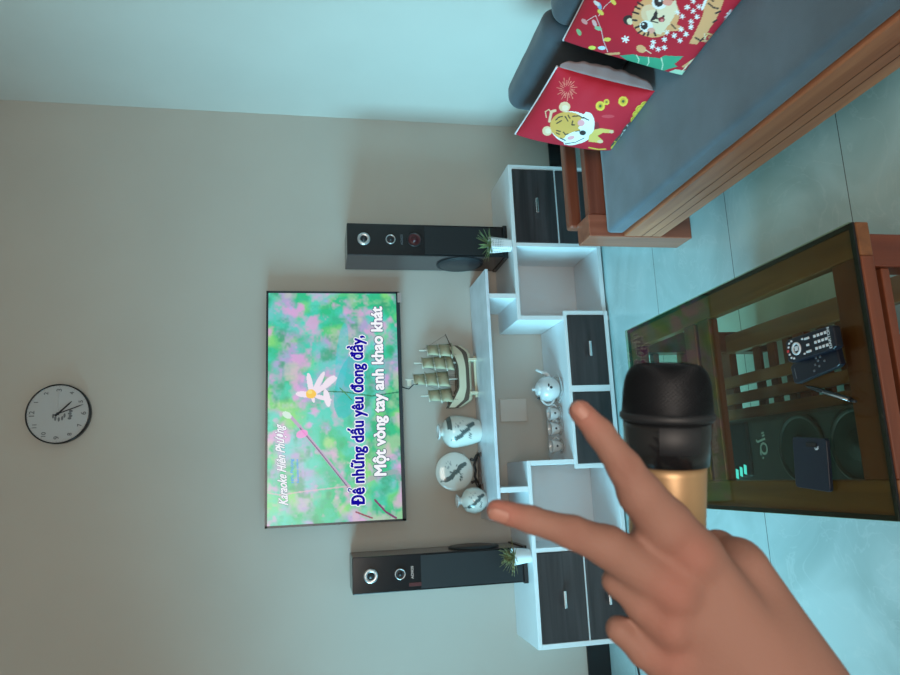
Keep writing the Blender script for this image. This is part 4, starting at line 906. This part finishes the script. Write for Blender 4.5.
def surface_nets(fn, lo, hi, step):
    ax = [np.arange(lo[i], hi[i] + step, step) for i in range(3)]; n = [len(a) for a in ax]
    G = np.stack(np.meshgrid(*ax, indexing='ij'), -1).reshape(-1, 3); val = np.empty(len(G), np.float64)
    for i in range(0, len(G), 200000): val[i:i + 200000] = fn(G[i:i + 200000])
    V_ = val.reshape(n); S = V_ < 0
    cs = np.zeros([k - 1 for k in n], int); acc = np.zeros([k - 1 for k in n] + [3]); cnt = np.zeros([k - 1 for k in n])
    cor = [(i, j, k) for i in (0, 1) for j in (0, 1) for k in (0, 1)]
    sl = lambda A, c: A[c[0]:n[0] - 1 + c[0], c[1]:n[1] - 1 + c[1], c[2]:n[2] - 1 + c[2]]
    for a in cor:
        for i in range(3):
            if a[i]: continue
            b_ = list(a); b_[i] = 1; va, vb = sl(V_, a), sl(V_, b_); m_ = (va < 0) != (vb < 0); t = np.where(m_, va / np.where(m_, va - vb, 1), 0)
            pos = np.array(a, float)[None, None, None] + np.zeros(acc.shape); pos[..., i] += t; acc += pos * m_[..., None]; cnt += m_
    act = cnt > 0; idx = -np.ones(cs.shape, int); idx[act] = np.arange(act.sum())
    base_ = np.stack(np.nonzero(act), -1) + acc[act] / cnt[act][:, None]; verts = base_ * step + np.array([a[0] for a in ax]); faces = []
    for i in range(3):
        j, k = (i + 1) % 3, (i + 2) % 3; s0 = [slice(None)] * 3; s1 = [slice(None)] * 3; s0[i] = slice(0, -1); s1[i] = slice(1, None)
        ch = S[tuple(s0)] != S[tuple(s1)]; ins = S[tuple(s0)]
        for p in np.argwhere(ch):
            if p[j] == 0 or p[k] == 0 or p[j] >= n[j] - 1 or p[k] >= n[k] - 1: continue
            q = []
            for dj, dk_ in ((-1, -1), (0, -1), (0, 0), (-1, 0)):
                c = p.copy(); c[j] += dj; c[k] += dk_; q.append(idx[tuple(c)])
            faces.append(tuple(q) if ins[tuple(p)] else tuple(q[::-1]))
    return verts, faces
def c2w(P): P = np.asarray(P) / 1000; return CAM + P[..., 0:1] * -UU + P[..., 1:2] * RR * -1 + P[..., 2:3] * FF
lo = np.array([10, 10, 325]); hi = np.array([400, 500, 470])
lo = np.array([12., 22., 322.]); hi = np.array([345., 440., 480.])
hv, hf = surface_nets(sdf, lo, hi, 1.9)
person = tag(empty('person', tuple(c2w(kp(700, 610, .372, 1)[0]))), 'bare left hand of a person with index and middle finger raised in a V', 'person')
M_skin = mat('skin', (.55, .27, .19), .68, spec=.3, attr='Col', sss=.12, bump=.12, bscale=500)
hm = MB(); hm.add(c2w(hv), hf, 0, True); ho = build(hm, 'hand', M_skin, person)
sm_ = ho.modifiers.new('smooth', 'SMOOTH'); sm_.factor = .5; sm_.iterations = 2
# skin tone: redder at joints and fingertips
bc = np.tile(np.array([.285, .150, .115]), (len(hv), 1))
def tone(q, R0, col, a):
    global bc
    c, _ = kp(*q); w_ = np.exp(-(np.linalg.norm(hv - c, axis=1) / R0) ** 2)[:, None] * a; bc = bc * (1 - w_) + np.array(col) * w_
for q in ((578, 409, .35, 1), (497, 510, .35, 1)): tone(q, 13, (.42, .15, .12), .7)
for q in ((631, 469, .345, 1), (575, 536, .343, 1)): tone(q, 8, (.22, .09, .065), .6)
for q in ((697, 556, .35, 1), (676, 590, .35, 1), (668, 626, .35, 1), (672, 662, .36, 1)): tone(q, 13, (.31, .125, .095), .7)
colour_attr(ho, bc)
# fingernails follow the fingertip surface
def nail(pt, pb, wpx, roll):
    """pt: tip of the nail (px), pb: cuticle (px); roll: sideways shift towards the side it faces"""
    n1_, n2_ = 12, 9; pt = np.array(pt, float); pb = np.array(pb, float); ax_ = pb - pt; pr_ = np.array([-ax_[1], ax_[0]]); pr_ /= np.linalg.norm(pr_); pts_ = []
    for i in range(n1_ + 1):
        s = i / n1_
        for j in range(n2_ + 1):
            q = j / n2_ * 2 - 1; wdt = wpx * (math.sqrt(max(0, 1 - (2 * abs(s - .5)) ** 4)) * .95 + .05); px_ = pt + ax_ * s + pr_ * q * wdt
            d = .32 ; ray_ = np.array([(px_[0] - 450) / FPX, (px_[1] - 337.5) / FPX, 1.]); t_ = 320.
            for _ in range(60):
                v = sdf((ray_ * t_)[None])[0]
                if v < .05: break
                t_ += v * .9
                if t_ > 400: t_ = 368; break
            pts_.append(ray_ * (t_ - .35))
    fs_ = [(i * (n2_ + 1) + j, i * (n2_ + 1) + j + 1, (i + 1) * (n2_ + 1) + j + 1, (i + 1) * (n2_ + 1) + j) for i in range(n1_) for j in range(n2_)]
    nb = MB(); nb.add(c2w(np.array(pts_)), fs_, 0, True); nb.mi = [1 if k // n2_ < 1 else 0 for k in range(len(fs_))]
    o = build(nb, 'fingernail', [M_nail, M_nailtip], ho); o.modifiers.new('thick', 'SOLIDIFY').thickness = .0005
nail((488, 512.5), (509, 519), 7.0, 0); nail((573, 403), (587, 418), 7.2, 0)
